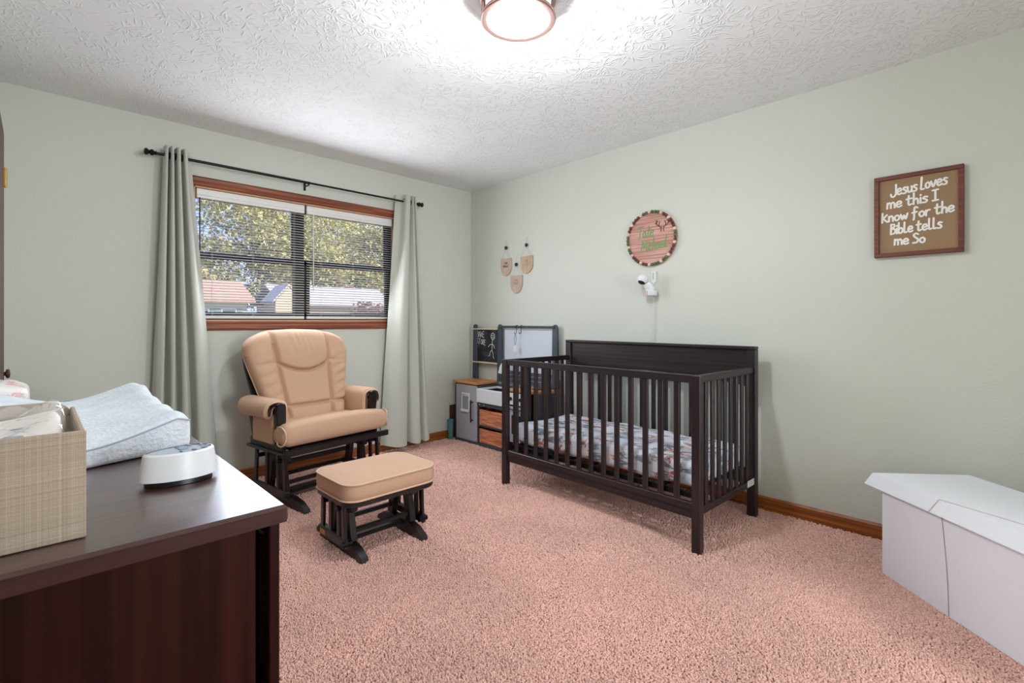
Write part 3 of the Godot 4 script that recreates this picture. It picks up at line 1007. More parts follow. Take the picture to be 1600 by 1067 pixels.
func tree(d: Array, leaf: Mesh, rng: RandomNumberGenerator, gy: float) -> void:
	var t := thing("tree", d[0], "tree", W(d[1], gy, d[2]), 0.0, "")
	var R: float = d[4]
	var top: float = d[3]
	obj("trunk", Geo.new().tube([Vector3(0, -0.2, 0), Vector3(0.1, top * 0.3, 0), Vector3(-0.1, top * 0.55, 0.1), Vector3(0, top * 0.85, 0)], [0.32, 0.26, 0.17, 0.05], 7), M.bark, t)
	var g := Geo.new()
	for k in 5:
		var a := TAU * k / 5 + rng.randf()
		g.tube([Vector3(0, top * (0.35 + 0.06 * k), 0), Vector3(cos(a) * R * 0.4, top * (0.5 + 0.06 * k), sin(a) * R * 0.4), Vector3(cos(a) * R * 0.75, top * (0.62 + 0.05 * k), sin(a) * R * 0.75)], [0.12, 0.08, 0.03], 6)
	obj("branch", g, M.bark, t)
	foliage(t, Vector3(0, top - R * 0.95, 0), Vector3(R, R * 0.95, R), d[5], int(d[6] * 2.6), 0.42, leaf, rng)

func foliage(t: Node3D, c: Vector3, r: Vector3, cols: Array, count: int, size: float, leaf: Mesh, rng: RandomNumberGenerator) -> void:
	var mm := MultiMesh.new()
	mm.transform_format = MultiMesh.TRANSFORM_3D
	mm.use_colors = true
	mm.mesh = leaf
	mm.instance_count = count
	var clumps := []
	for i in 40:
		clumps.append(Vector3(rng.randfn(0, 0.5), rng.randfn(0, 0.55), rng.randfn(0, 0.5)).limit_length(0.9))
	for i in count:
		var p: Vector3 = clumps[rng.randi() % clumps.size()] + Vector3(rng.randfn(0, 0.17), rng.randfn(0, 0.14), rng.randfn(0, 0.17))
		var b := Basis.from_euler(Vector3(rng.randf_range(-1, 1), rng.randf() * TAU, rng.randf_range(-1, 1))).scaled(Vector3.ONE * size * rng.randf_range(0.6, 1.3))
		mm.set_instance_transform(i, Transform3D(b, c + p * r))
		mm.set_instance_color(i, (cols[0] as Color).lerp(cols[1 + rng.randi() % 2], rng.randf()))
	var o := MultiMeshInstance3D.new()
	o.name = "crown"
	o.multimesh = mm
	o.material_override = M.foliage
	o.set_meta("kind", "stuff")
	t.add_child(o, true)

func make_blinds() -> void:
	for s in [["white mini blind hanging in the left half of the window", 0.775, 1.496, 0.90, [0.87, 1.13, 1.42], 0.36], ["white mini blind hanging in the right half of the window", 1.512, 2.262, 1.56, [1.63, 1.90, 2.17], 0.60]]:
		var x0: float = s[1]
		var x1: float = s[2]
		var w := x1 - x0
		var z := -BACK - 0.028
		var t := thing("window_blind", s[0], "blind", Vector3((x0 + x1) / 2, 1.145, z), 0.0, "mini blinds in the window")
		obj("headrail", Geo.new().box(Vector3(0, 0.872, 0), Vector3(w, 0.045, 0.03), 0.003).box(Vector3(0, 0.84, 0.004), Vector3(w, 0.02, 0.026), 0.003), M.white_vinyl, t)
		var sl := Geo.new()
		sl.sheet(func(u, v): return Vector3((u - 0.5) * w, 0.0016 * (1.0 - pow(2.0 * v - 1.0, 2)), (0.5 - v) * 0.025), 1, 6)
		sl.sheet(func(u, v): return Vector3((u - 0.5) * w, 0.0016 * (1.0 - pow(2.0 * v - 1.0, 2)) - 0.0007, (0.5 - v) * 0.025), 1, 6, Vector2.ONE, true)
		sl.face([Vector3(-w / 2, 0, 0.0125), Vector3(w / 2, 0, 0.0125), Vector3(w / 2, -0.0007, 0.0125), Vector3(-w / 2, -0.0007, 0.0125)], Vector3.BACK)
		var sm := sl.mesh()
		for k in 41:
			var o := obj("slat", sm, M.slat_white, t)
			o.position = Vector3(0, 0.82 - 0.0193 * k, 0)
			o.rotation_degrees.x = 17.0
		obj("bottom_rail", Geo.new().box(Vector3(0, 0.022, 0), Vector3(w, 0.022, 0.026), 0.004), M.white_vinyl, t)
		for c in s[4]:
			var lx: float = c - (x0 + x1) / 2
			var g := Geo.new()
			for zz in [-0.0135, 0.0135]: g.tube([Vector3(lx, 0.83, zz), Vector3(lx, 0.03, zz)], 0.0009, 4)
			obj("ladder_cord", g, M.cord_white, t)
		var wx: float = s[3] - (x0 + x1) / 2 if s[3] > 1.0 else 0.792 - (x0 + x1) / 2
		obj("wand", Geo.new().tube([Vector3(wx, 0.83, 0.022), Vector3(wx, 0.83 - s[5], 0.026)], 0.0038, 6), M.white_vinyl if s[3] > 1.0 else M.bronze_frame, t)

func spline(p: Array, u: float) -> Vector2:
	var f := u * (p.size() - 1)
	var i := mini(int(f), p.size() - 2)
	return p[i].cubic_interpolate(p[i + 1], p[max(i - 1, 0)], p[min(i + 2, p.size() - 1)], f - i)

func make_curtains() -> void:
	var rod := thing("curtain_rod", "thin black curtain rod with ball finials above the window", "curtain rod", Vector3(1.495, 2.19, -BACK + 0.09))
	obj("pole", Geo.new().tube([Vector3(-0.975, 0, 0), Vector3(0.0, 0, 0)], 0.0095, 10).tube([Vector3(0, 0, 0), Vector3(0.975, 0, 0)], 0.0075, 10), M.black_iron, rod)
	for s in [-1.0, 1.0]:
		var g := Geo.new()
		g.x = Transform3D(Basis(Vector3(0, 0, 1), -PI / 2 * s), Vector3(s * 0.955, 0, 0))
		g.lathe([Vector2(0.010, 0), Vector2(0.014, 0.004), Vector2(0.010, 0.010), Vector2(0.018, 0.018), Vector2(0.020, 0.025), Vector2(0.016, 0.033), Vector2(0.010, 0.038), Vector2(0.017, 0.044), Vector2(0.021, 0.053), Vector2(0.017, 0.062), Vector2(0, 0.067)], 14)
		obj("finial", g, M.black_iron, rod)
	for x in [-0.84, -0.006, 0.86]:
		var g := Geo.new()
		g.box(Vector3(x, -0.012, -0.086), Vector3(0.016, 0.06, 0.006), 0.001)
		g.tube([Vector3(x, -0.010, -0.086), Vector3(x, -0.016, -0.03), Vector3(x, -0.013, 0.0)], 0.005, 6)
		g.tube([Vector3(x, -0.004, -0.012), Vector3(x, -0.013, 0.0), Vector3(x, -0.004, 0.012)], 0.005, 6)
		obj("bracket", g, M.black_iron, rod)
	var V := func(l): return l.map(func(q): return Vector2(q[0], q[1]))
	var panels := [
		["sage grey curtain panel gathered left of the window behind the dresser", [[.578, .07], [.582, .115], [.596, .125], [.604, .055], [.612, .12], [.626, .125], [.634, .055], [.644, .12], [.660, .125], [.668, .055], [.680, .12], [.698, .115], [.704, .06], [.728, .045]],
			[[.50, .05], [.51, .12], [.555, .15], [.575, .055], [.60, .15], [.635, .15], [.65, .06], [.675, .15], [.715, .16], [.735, .07], [.775, .165], [.83, .16], [.88, .10], [.905, .05]], 0.05],
		["sage grey curtain panel gathered right of the window beside the glider chair", [[2.255, .05], [2.31, .065], [2.318, .13], [2.345, .14], [2.366, .12], [2.372, .06], [2.385, .12], [2.394, .125], [2.400, .06], [2.412, .12], [2.424, .115], [2.43, .06], [2.445, .06]],
			[[2.105, .05], [2.12, .12], [2.20, .17], [2.30, .16], [2.332, .05], [2.36, .15], [2.43, .17], [2.47, .13], [2.485, .09], [2.51, .14], [2.545, .14], [2.562, .10], [2.57, .06]], 0.075],
	]
	for d in panels:
		var top: Array = V.call(d[1])
		var bot: Array = V.call(d[2])
		var c := Vector3((bot[0].x + bot[bot.size() - 1].x) / 2, 0, -BACK)
		var t := thing("window_curtain", d[0], "curtain", c, 0.0, "")
		var fn := func(u, v):
			var a := spline(top, u)
			var b := spline(bot, u)
			var k: float = 1.0 - v
			var q := a.lerp(b, k)
			var y: float = lerpf(2.245, d[3] + 0.012 * sin(u * 23.0), k)
			q.x += 0.004 * sin(u * 31.0 + k * 7.0) * k
			return Vector3(q.x, y, -BACK + q.y) - c
		obj("cloth", Geo.new().sheet(fn, 150, 40), M.curtain_cloth, t)
		var hem := func(u, v):
			var p: Vector3 = fn.call(u, 0.02)
			return p + Vector3(0, (v - 0.5) * 0.003, 0.0016)
		obj("hem_stitch", Geo.new().sheet(hem, 150, 1), M.curtain_cloth, t)
		for i in range(0, top.size() - 1):
			if absf(top[i].y - top[i + 1].y) < 0.04: continue
			var m: Vector2 = (top[i] + top[i + 1]) * 0.5
			var ring := []
			for k in 16: ring.append(Vector3(m.x, 2.19 + 0.021 * cos(TAU * k / 16), -BACK + 0.09 + 0.021 * sin(TAU * k / 16)) - c)
			obj("grommet", Geo.new().tube(ring, 0.0035, 6, false, true), M.black_iron, t)

func carpet_base() -> StandardMaterial3D:
	var im: Image = noise(40, 0.12, FastNoiseLite.TYPE_CELLULAR, 1).get_seamless_image(512, 512)
	var m := mat("carpet_backing", c8(168, 116, 104), 0.98)
	return bumpy(m, im, 0.5, Vector3(3, 3, 3))

func make_carpet() -> void:
	var g := Geo.new()             # one tuft of cut pile: a small leaning, round-topped bundle
	g.lathe([Vector2(0.0028, -0.002), Vector2(0.0042, 0.004), Vector2(0.0046, 0.0075), Vector2(0.0030, 0.0100), Vector2(0.0, 0.0108)], 6, 80.0)
	var tuft := g.mesh()
	var m := mat("carpet_pile", c8(227, 181, 167), 0.95)
	m.vertex_color_use_as_albedo = true
	m.rim_enabled = true
	m.rim = 0.3
	var rng := RandomNumberGenerator.new()
	rng.seed = 17
	var nap := noise(41, 0.9, FastNoiseLite.TYPE_SIMPLEX_SMOOTH, 3)
	var nap2 := noise(42, 1.3, FastNoiseLite.TYPE_SIMPLEX_SMOOTH, 3)
	var where := []
	var tint := []
	for zone in [[-2.0, 2.3, 0.0056, 0.82], [2.3, 3.3, 0.0076, 1.1], [3.3, 6.0, 0.0110, 1.6]]:
		var st: float = zone[2]
		var N := FRONT + 0.02
		while N < BACK - 0.01:
			var X := LEFT + 0.02
			while X < RIGHT - 0.01:
				var px := X + rng.randf_range(-0.5, 0.5) * st
				var pn := N + rng.randf_range(-0.5, 0.5) * st
				X += st
				var d := px * 0.6957 + pn * 0.7183
				if d < zone[0] or d >= zone[1]: continue
				var s := px * 0.7184 - pn * 0.6957
				var wide := 1.0
				if d < 1.5 or absf(s) > d * 1.07 or (s < -0.49 * d and d < 2.3):      # out of sight from the camera corner: sparser, broader tufts
					if rng.randf() < 0.6: continue
					wide = 1.6
				var k := nap.get_noise_2d(px, pn)
				var k2 := nap2.get_noise_2d(px, pn)
				var lean := Vector3(k, 0, k2) * 0.9 + Vector3(rng.randf_range(-0.6, 0.6), 0, rng.randf_range(-0.6, 0.6))
				var up := (Vector3.UP + lean).normalized()
				var side := up.cross(Vector3.FORWARD).normalized()
				var b := Basis(side, up, side.cross(up)).rotated(up, rng.randf() * TAU)
				var h := rng.randf_range(0.6, 1.3)
				where.append(Transform3D(b.scaled_local(Vector3(zone[3] * wide, h * lerpf(1.0, zone[3], 0.4), zone[3] * wide)), Vector3(px, 0.0, -pn)))
				var q: float = clampf(1.0 + rng.randf_range(-0.22, 0.14) + 0.16 * k2, 0.6, 1.2)
				tint.append(Color(q, q, q))
			N += st
	var mm := MultiMesh.new()
	mm.transform_format = MultiMesh.TRANSFORM_3D
	mm.use_colors = true
	mm.mesh = tuft
	mm.instance_count = where.size()
	for i in where.size():
		mm.set_instance_transform(i, where[i])
		mm.set_instance_color(i, tint[i])
	var o := MultiMeshInstance3D.new()
	o.name = "carpet_pile"
	o.multimesh = mm
	o.material_override = m
	o.set_meta("kind", "stuff")
	get_node("floor").add_child(o, true)
	o.position = -(get_node("floor") as Node3D).position

func make_dresser() -> void:
	var N0 := 0.868
	var N1 := 2.56
	var c := W(0.06, 0, (N0 + N1) / 2)
	var t := thing("dresser", "dark mahogany brown dresser against the left wall in the foreground", "dresser", c)
	var ln := N1 - N0
	var g := Geo.new()
	g.x.origin = Vector3(0, 0.816, 0)
	var x0 := LEFT + 0.004 - c.x
	var x1 := 0.304 - c.x
	g.x = Transform3D(Basis(Vector3.RIGHT, -PI / 2), Vector3((x0 + x1) / 2, 0.802, 0))
	g.x.origin.y = 0.8155
	g.prism(PackedVector2Array([Vector2(-(x1 - x0) / 2, -ln / 2 - 0.012), Vector2((x1 - x0) / 2, -ln / 2 - 0.012), Vector2((x1 - x0) / 2, ln / 2 + 0.012), Vector2(-(x1 - x0) / 2, ln / 2 + 0.012)]), 0.029, 0.005)
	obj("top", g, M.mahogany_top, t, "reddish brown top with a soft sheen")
	obj("dulled_edge", Geo.new().box(Vector3((x0 + x1) / 2, 0.8135, ln / 2 + 0.0125), Vector3(x1 - x0 - 0.004, 0.0225, 0.0016), 0.0), M.mahogany_dulled, t)  # added strip that keeps the hall fill from brightening the front edge
	var end := 0.259 - c.x
	for s in [1.0, -1.0]:
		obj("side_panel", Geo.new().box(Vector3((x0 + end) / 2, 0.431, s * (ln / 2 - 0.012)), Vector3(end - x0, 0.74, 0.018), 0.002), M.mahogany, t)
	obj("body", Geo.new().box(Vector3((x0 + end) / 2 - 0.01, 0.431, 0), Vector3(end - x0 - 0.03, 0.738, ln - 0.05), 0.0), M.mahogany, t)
	g = Geo.new()
	for s in [1.0, -1.0]: g.box(Vector3(0.287 - c.x, 0.40, s * (ln / 2 - 0.014)), Vector3(0.016, 0.80, 0.028), 0.002)
	for y in [0.79, 0.535, 0.285, 0.06]: g.box(Vector3(0.284 - c.x, y, 0), Vector3(0.012, 0.025, ln - 0.05), 0.001)
	obj("face_frame", g, M.mahogany, t)
	for r in 3:
		for k in 2:
			var z := (k - 0.5) * (ln / 2 - 0.01)
			var d := obj("drawer", Geo.new().box(Vector3(0.284 - c.x, 0.6625 - 0.2515 * r, z), Vector3(0.022, 0.222, ln / 2 - 0.05), 0.003), M.mahogany, t)
			for q in [-0.2, 0.2]:
				var kn := Geo.new()
				kn.x = Transform3D(Basis(Vector3(0, 0, 1), -PI / 2), Vector3(0.295 - c.x, 0.6625 - 0.2515 * r, z + q))
				kn.lathe([Vector2(0.007, 0), Vector2(0.006, 0.008), Vector2(0.014, 0.014), Vector2(0.012, 0.022), Vector2(0, 0.024)], 12)
				obj("knob", kn, M.black_iron, d)
	for s in [[1, 1], [1, -1], [-1, 1], [-1, -1]]:
		obj("foot", Geo.new().box(Vector3((0.03 if s[0] > 0 else -0.19) + (0.16 if s[0] > 0 else 0.0) * 0.0, 0.0305, s[1] * (ln / 2 - 0.06)), Vector3(0.05, 0.061, 0.05), 0.002), M.mahogany, t)

func make_crib() -> void:
	var t := thing("crib", "dark espresso wooden baby crib with upright slats and solid headboard", "crib", W(2.675, 0, 1.783), -91.2)
	var hx := 0.72
	var hz := 0.36
	var U: Material = M.espresso_upright
	var E: Material = M.espresso
	for s in [-1.0, 1.0]:
		obj("front_post", Geo.new().box(Vector3(s * (hx - 0.0225), 0.4365, hz - 0.02), Vector3(0.045, 0.873, 0.04), 0.003), U, t)
		obj("back_post", Geo.new().box(Vector3(s * (hx - 0.025), 0.487, -hz + 0.022), Vector3(0.05, 0.974, 0.044), 0.003), U, t)
	obj("top_rail", Geo.new().box(Vector3(0, 0.8535, hz - 0.021), Vector3(2 * hx - 0.09, 0.039, 0.026), 0.003), E, t)
	obj("bottom_rail", Geo.new().box(Vector3(0, 0.226, hz - 0.021), Vector3(2 * hx - 0.09, 0.040, 0.026), 0.003).box(Vector3(0, 0.188, hz - 0.0235), Vector3(2 * hx - 0.09, 0.040, 0.021), 0.003), E, t)
	for k in 14:
		var x := (k - 6.5) * 0.0905
		obj("front_slat", Geo.new().box(Vector3(x, 0.54, hz - 0.021), Vector3(0.032, 0.592, 0.014), 0.003), U, t)
	# headboard: cap, solid arched panel, slats below it
	obj("headboard_cap", Geo.new().box(Vector3(0, 0.983, -hz + 0.022), Vector3(2 * hx, 0.018, 0.052), 0.004), E, t)
	var arch := PackedVector2Array()
	var w := hx - 0.05
	arch.append(Vector2(-w, 0.974))
	for k in 25:
		var q := -1.0 + k / 12.0
		arch.append(Vector2(q * w, 0.752 + 0.052 * pow(1.0 - absf(q), 0.55)))
	arch.append(Vector2(w, 0.974))
	var g := Geo.new()
	g.x.origin = Vector3(0, 0, -hz + 0.016)
	g.prism(arch, 0.016)
	g.box(Vector3(0, 0.89, 0.009), Vector3(2 * w, 0.165, 0.008), 0.003)
	obj("headboard_panel", g, E, t)
	obj("back_rail", Geo.new().box(Vector3(0, 0.215, -hz + 0.016), Vector3(2 * hx - 0.10, 0.06, 0.02), 0.003), E, t)
	for k in 14:
		var x := (k - 6.5) * 0.0905
		obj("back_slat", Geo.new().box(Vector3(x, 0.512, -hz + 0.016), Vector3(0.032, 0.54, 0.012), 0.003), U, t)
	for s in [-1.0, 1.0]:
		var x: float = s * (hx - 0.022)
		obj("end_rail", Geo.new().box(Vector3(x, 0.855, 0), Vector3(0.026, 0.036, 2 * hz - 0.084), 0.003), E, t)
		obj("end_rail", Geo.new().box(Vector3(x, 0.206, 0), Vector3(0.026, 0.037, 2 * hz - 0.084), 0.003), E, t)
		for k in 8:
			obj("end_slat", Geo.new().box(Vector3(x, 0.53, (k - 3.5) * 0.0722), Vector3(0.014, 0.615, 0.030), 0.003), U, t)
	var sup := Geo.new()
	sup.box(Vector3(0, 0.271, hz - 0.05), Vector3(1.34, 0.03, 0.02), 0.002).box(Vector3(0, 0.271, -hz + 0.05), Vector3(1.34, 0.03, 0.02), 0.002)
	for k in 9: sup.box(Vector3((k - 4) * 0.16, 0.278, 0), Vector3(0.02, 0.012, 2 * hz - 0.1), 0.001)
	obj("mattress_support", sup, M.black_iron, t)
	var lab := obj("label_sticker", Geo.new().box(Vector3(hx - 0.0075, 0.215, -hz + 0.085), Vector3(0.0016, 0.036, 0.10), 0.0004), M.white_vinyl, t, "small white label on the end rail")
	g = Geo.new()
	for k in 3: g.box(Vector3(hx - 0.0064, 0.224 - 0.008 * k, -hz + 0.085), Vector3(0.0006, 0.002, 0.075 - 0.01 * k), 0.0)
	obj("print_line", g, M.ink_grey, lab)
	# mattress in its sheet: a thing of its own, lying in the crib
	var m := thing("crib_mattress", "crib mattress in a white sheet printed with grey trees and rust animals", "mattress", W(2.675, 0.2865, 1.783), -91.2)
	var sag := func(p: Vector3) -> Vector3:
		p.y += -0.006 * cos(p.x * 9.0) * cos(p.z * 8.0) + 0.004 * sin(p.x * 21.0 + p.z * 9.0)
		return p
	obj("fitted_sheet", Geo.new().rbox(Vector3(0, 0.0725, 0), Vector3(1.325, 0.133, 0.585), 0.035, 4, Vector3i(40, 4, 18), sag), M.printed_sheet, m)

func make_glider() -> void:
	var t := thing("glider_chair", "tan suede glider chair with dark wood frame under the window", "chair", W(1.374, 0, 3.292), 9.0)
	var wd: Material = M.glider_wood
	# back cushion
	var yb := 0.42
	var yt := 1.078
	var half := func(y: float) -> float: return lerpf(0.262, 0.372, clampf((y - 0.50) / 0.42, 0, 1)) 
	var seam_x := func(y: float) -> float: return 0.150 + 0.055 * (y - yb) / (yt - yb)
	var bend := func(p: Vector3) -> Vector3:
		var y := p.y + (yb + yt) / 2
		var q := p.x / 0.37
		var hw: float = half.call(y)
		var top := clampf((y - 0.90) / (yt - 0.90), 0, 1)
		var z := p.z
		if z > 0.0:
			var sx: float = seam_x.call(y)
			var d := absf(absf(q * hw) - sx)
			var groove := 0.032 * exp(-pow(d / 0.011, 2))
			var ys := 0.80 + 0.060 * pow(minf(absf(q * hw) / sx, 1.0), 2)
			if absf(q * hw) < sx + 0.004: groove = maxf(groove, 0.034 * exp(-pow((y - ys) / 0.011, 2)))
			else: groove = maxf(groove, (0.016 * exp(-pow((y - 0.862 + 0.05 * (absf(q * hw) - sx)) / 0.012, 2))) * (1.0 - clampf((absf(q * hw) - sx) / 0.16, 0, 1)))
			groove = maxf(groove, 0.028 * exp(-pow((y - 0.575) / 0.011, 2)))
			var inner := absf(q * hw) < sx
			var puff := 0.020 * (1.0 - pow(clampf(absf(q * hw) / sx, 0, 1), 3)) if inner else 0.018 * sin(PI * clampf((absf(q * hw) - sx) / (hw - sx), 0, 1))
			if inner and y > ys: puff += 0.020 * sin(PI * clampf((y - ys) / (yt - ys), 0, 1))
			var wr := 0.0
			if not inner: wr = 0.006 * sin(y * 92.0 + 3.0 * sin(q * 5.0)) * exp(-pow((y - 0.74) / 0.16, 2)) * sin(PI * clampf((absf(q * hw) - sx) / (hw - sx), 0, 1))
			elif y > ys + 0.12: wr = 0.0018 * sin(q * 46.0 + y * 18.0 + 2.0 * sin(q * 9.0)) * exp(-pow((q + 0.12) / 0.25, 2))
			z += (puff + wr - groove) * clampf(z / 0.03, 0, 1)
		var yy := y - 0.085 * top * pow(absf(q), 3.6) 
		var xx := q * hw * (1.0 - 0.035 * top * top)
		return Vector3(xx, yy, z - 0.30 * (yy - yb) - 0.115 - 0.05 * pow(maxf(yy - 0.9, 0), 1))
	var back := obj("back_cushion", Geo.new().rbox(Vector3.ZERO, Vector3(0.74, yt - yb, 0.12), 0.045, 5, Vector3i(96, 96, 2), bend), M.tan_suede, t)
	var pip := []
	for k in 41:
		var a := PI * (k / 40.0)
		var q := cos(a)
		var x := 0.37 * signf(q) * pow(absf(q), 0.28)
		var y := yb + 0.1 + (yt - yb - 0.1) * pow(absf(sin(a)), 0.28)
		var p: Vector3 = bend.call(Vector3(x * 1.0, y - (yb + yt) / 2, -0.03))
		pip.append(p)
	obj("piping", Geo.new().tube(pip, 0.005, 6), M.tan_piping, back)
	# wooden back frame behind the cushion
	var fr := PackedVector2Array()
	for k in 33:
		var a := PI * k / 32.0
		var q := cos(a)
		var y: float = 0.60 + 0.478 * pow(absf(sin(a)), 0.42)
		fr.append(Vector2(0.372 * signf(q) * pow(absf(q), 0.35) * lerpf(0.85, 1.0, (y - 0.6) / 0.478), y - 0.42))
	fr.append(Vector2(-0.25, -0.06)); fr.append(Vector2(0.25, -0.06))
	var g := Geo.new()
	g.x = Transform3D(Basis(Vector3.RIGHT, -atan(0.31)), Vector3(0, 0.42, -0.195))
	g.prism(fr, 0.024, 0.004, 40.0)
	obj("back_frame", g, wd, t)
	# seat cushion: wider in front of the arms, boxed ends
	var tee := func(p: Vector3) -> Vector3:
		var k := smoothstep(0.085, 0.125, p.z)
		p.x *= lerpf(0.74, 1.0, k)
		p.y *= lerpf(0.85, 1.12, smoothstep(0.0, 0.2, p.z))
		p.y += 0.018 * (1.0 - pow(p.x / 0.39, 2)) * clampf(p.y / 0.05, 0, 1) + 0.012 * k
		return p
	var seat := obj("seat_cushion", Geo.new().rbox(Vector3(0.010, 0.437, -0.01), Vector3(0.765, 0.115, 0.52), 0.052, 6, Vector3i(40, 3, 30), tee), M.tan_suede, t)
	for s in [-1.0, 1.0]:
		var ring := []
		for k in 20:
			var a := TAU * k / 20
			var y := 0.053 * signf(sin(a)) * pow(absf(sin(a)), 0.7)
			var z := 0.047 * signf(cos(a)) * pow(absf(cos(a)), 0.7)
			ring.append(Vector3(0.010 + s * (0.380 - 0.012 * pow(absf(cos(a)), 4)), 0.452 + y * 1.08, 0.186 + z))
		obj("piping", Geo.new().tube(ring, 0.005, 6, false, true), M.tan_piping, seat)
	for s in [-1.0, 1.0]:
		# arm pad: a saddle over the arm, with a round roll outside
		var pr := PackedVector2Array([Vector2(-.040, .440), Vector2(-.060, .47), Vector2(-.062, .60), Vector2(-.050, .640), Vector2(-.015, .658), Vector2(.030, .658), Vector2(.066, .642), Vector2(.084, .605), Vector2(.082, .568), Vector2(.066, .550), Vector2(.044, .552), Vector2(.032, .575), Vector2(.022, .606), Vector2(-.016, .606), Vector2(-.022, .58), Vector2(-.023, .445)])
		var sm := PackedVector2Array()
		for q in smooth(pr, 3): sm.append(Vector2(q.x * s, q.y))
		g = Geo.new()
		g.x.origin = Vector3(s * 0.338, 0, -0.075)
		g.prism(sm, 0.37, 0.016, 60.0)
		obj("arm_pad", g, M.tan_suede, t)
		obj("side_pocket", Geo.new().rbox(Vector3(s * 0.352, 0.478, -0.045), Vector3(0.022, 0.185, 0.25), 0.010, 3, Vector3i(2, 6, 6)), M.tan_suede, t)
		g = Geo.new()
		g.x = Transform3D(Basis(Vector3.UP, 0), Vector3(s * 0.338, 0, 0.127))
		g.prism(PackedVector2Array([Vector2(-0.026 * s - 0.012 * s, 0.38), Vector2(0.026 * s - 0.012 * s, 0.38), Vector2(0.030 * s, 0.60), Vector2(0.022 * s, 0.632), Vector2(0.0, 0.645), Vector2(-0.018 * s, 0.636), Vector2(-0.024 * s, 0.60)]), 0.028, 0.004)
		obj("arm_post", g, wd, t)
		g = Geo.new()
		g.bar(Vector3(s * 0.326, 0.37, -0.20), Vector3(s * 0.345, 0.60, -0.235), 0.022, 0.04)
		g.bar(Vector3(s * 0.338, 0.598, 0.12), Vector3(s * 0.338, 0.598, -0.25), 0.04, 0.016)
		obj("arm_frame", g, wd, t)
		g = Geo.new()
		g.box(Vector3(s * 0.335, 0.372, -0.03), Vector3(0.026, 0.05, 0.40), 0.004)
		g.box(Vector3(s * 0.345, 0.342, -0.02), Vector3(0.04, 0.018, 0.46), 0.004)
		obj("side_rail", g, wd, t)
	g = Geo.new()
	g.box(Vector3(0.03, 0.343, 0.200), Vector3(0.77, 0.038, 0.024), 0.004).box(Vector3(0.0, 0.343, -0.22), Vector3(0.66, 0.038, 0.024), 0.004)
	g.box(Vector3(0.0, 0.364, -0.01), Vector3(0.62, 0.012, 0.42), 0.002)
	obj("seat_frame", g, wd, t)
	glider_base(t, 0.285, 0.335, 0.32, wd)

func glider_base(t: Node3D, half: float, front: float, top: float, wd: Material) -> void:    # two floor runners with uprights, hanging links outside them, stretchers between
	var k := top / 0.32
	for s in [-1.0, 1.0]:
		var g := Geo.new()
		g.x = Transform3D(Basis(Vector3(0, 0, -1), Vector3.UP, Vector3(1, 0, 0)), Vector3(s * half, 0, 0))
		var z := front
		g.prism(PackedVector2Array([Vector2(-z - 0.01, 0.006), Vector2(-z + 0.01, 0), Vector2(z - 0.01, 0), Vector2(z + 0.01, 0.006), Vector2(z, 0.030), Vector2(z - 0.06, 0.060), Vector2(z - 0.13, 0.074), Vector2(-z + 0.13, 0.074), Vector2(-z + 0.06, 0.060), Vector2(-z, 0.030)]), 0.042, 0.004, 45.0)
		obj("runner", g, wd, t)
		for q in [-0.075, 0.075]:
			obj("upright", Geo.new().bar(Vector3(s * half, 0.07, q * 1.25), Vector3(s * half, top - 0.045, q * 0.8), 0.034, 0.05, Vector3.BACK), wd, t)
		obj("bearing_block", Geo.new().box(Vector3(s * half, top - 0.035, 0.0), Vector3(0.046, 0.045, 0.235), 0.008), wd, t)
		var xo: float = s * (half + 0.052)
		obj("glide_bar", Geo.new().box(Vector3(xo, 0.098 * k, 0.0), Vector3(0.028, 0.05, front * 1.34), 0.008), wd, t)
		for q in [-0.52, -0.1, 0.32, 0.56]:
			obj("glide_slat", Geo.new().bar(Vector3(xo, 0.11 * k, q * front), Vector3(xo, top + 0.01, q * front * 0.92), 0.016, 0.03, Vector3.BACK), wd, t)
		var b := Geo.new()
		for q in [[-0.62, 0.098 * k], [0.62, 0.098 * k], [-0.36, top - 0.03], [0.36, top - 0.03]]:
			b.tube([Vector3(xo - s * 0.03, q[1], q[0] * front), Vector3(xo + s * 0.019, q[1], q[0] * front)], 0.014, 12)
		obj("pivot", b, M.black_iron, t)
	var st := Geo.new()
	obj("stretcher", Geo.new().box(Vector3(0, 0.135 * k, 0.085), Vector3(2 * half - 0.03, 0.024, 0.022), 0.004), wd, t)
	obj("stretcher", Geo.new().box(Vector3(0, 0.135 * k, -0.10), Vector3(2 * half - 0.03, 0.024, 0.022), 0.004), wd, t)
	obj("stretcher", Geo.new().box(Vector3(0, 0.054, 0.0), Vector3(2 * half - 0.03, 0.022, 0.075), 0.004), wd, t)
	obj("stretcher", Geo.new().box(Vector3(0, 0.215 * k, -0.085), Vector3(2 * half - 0.03, 0.03, 0.02), 0.004), wd, t)

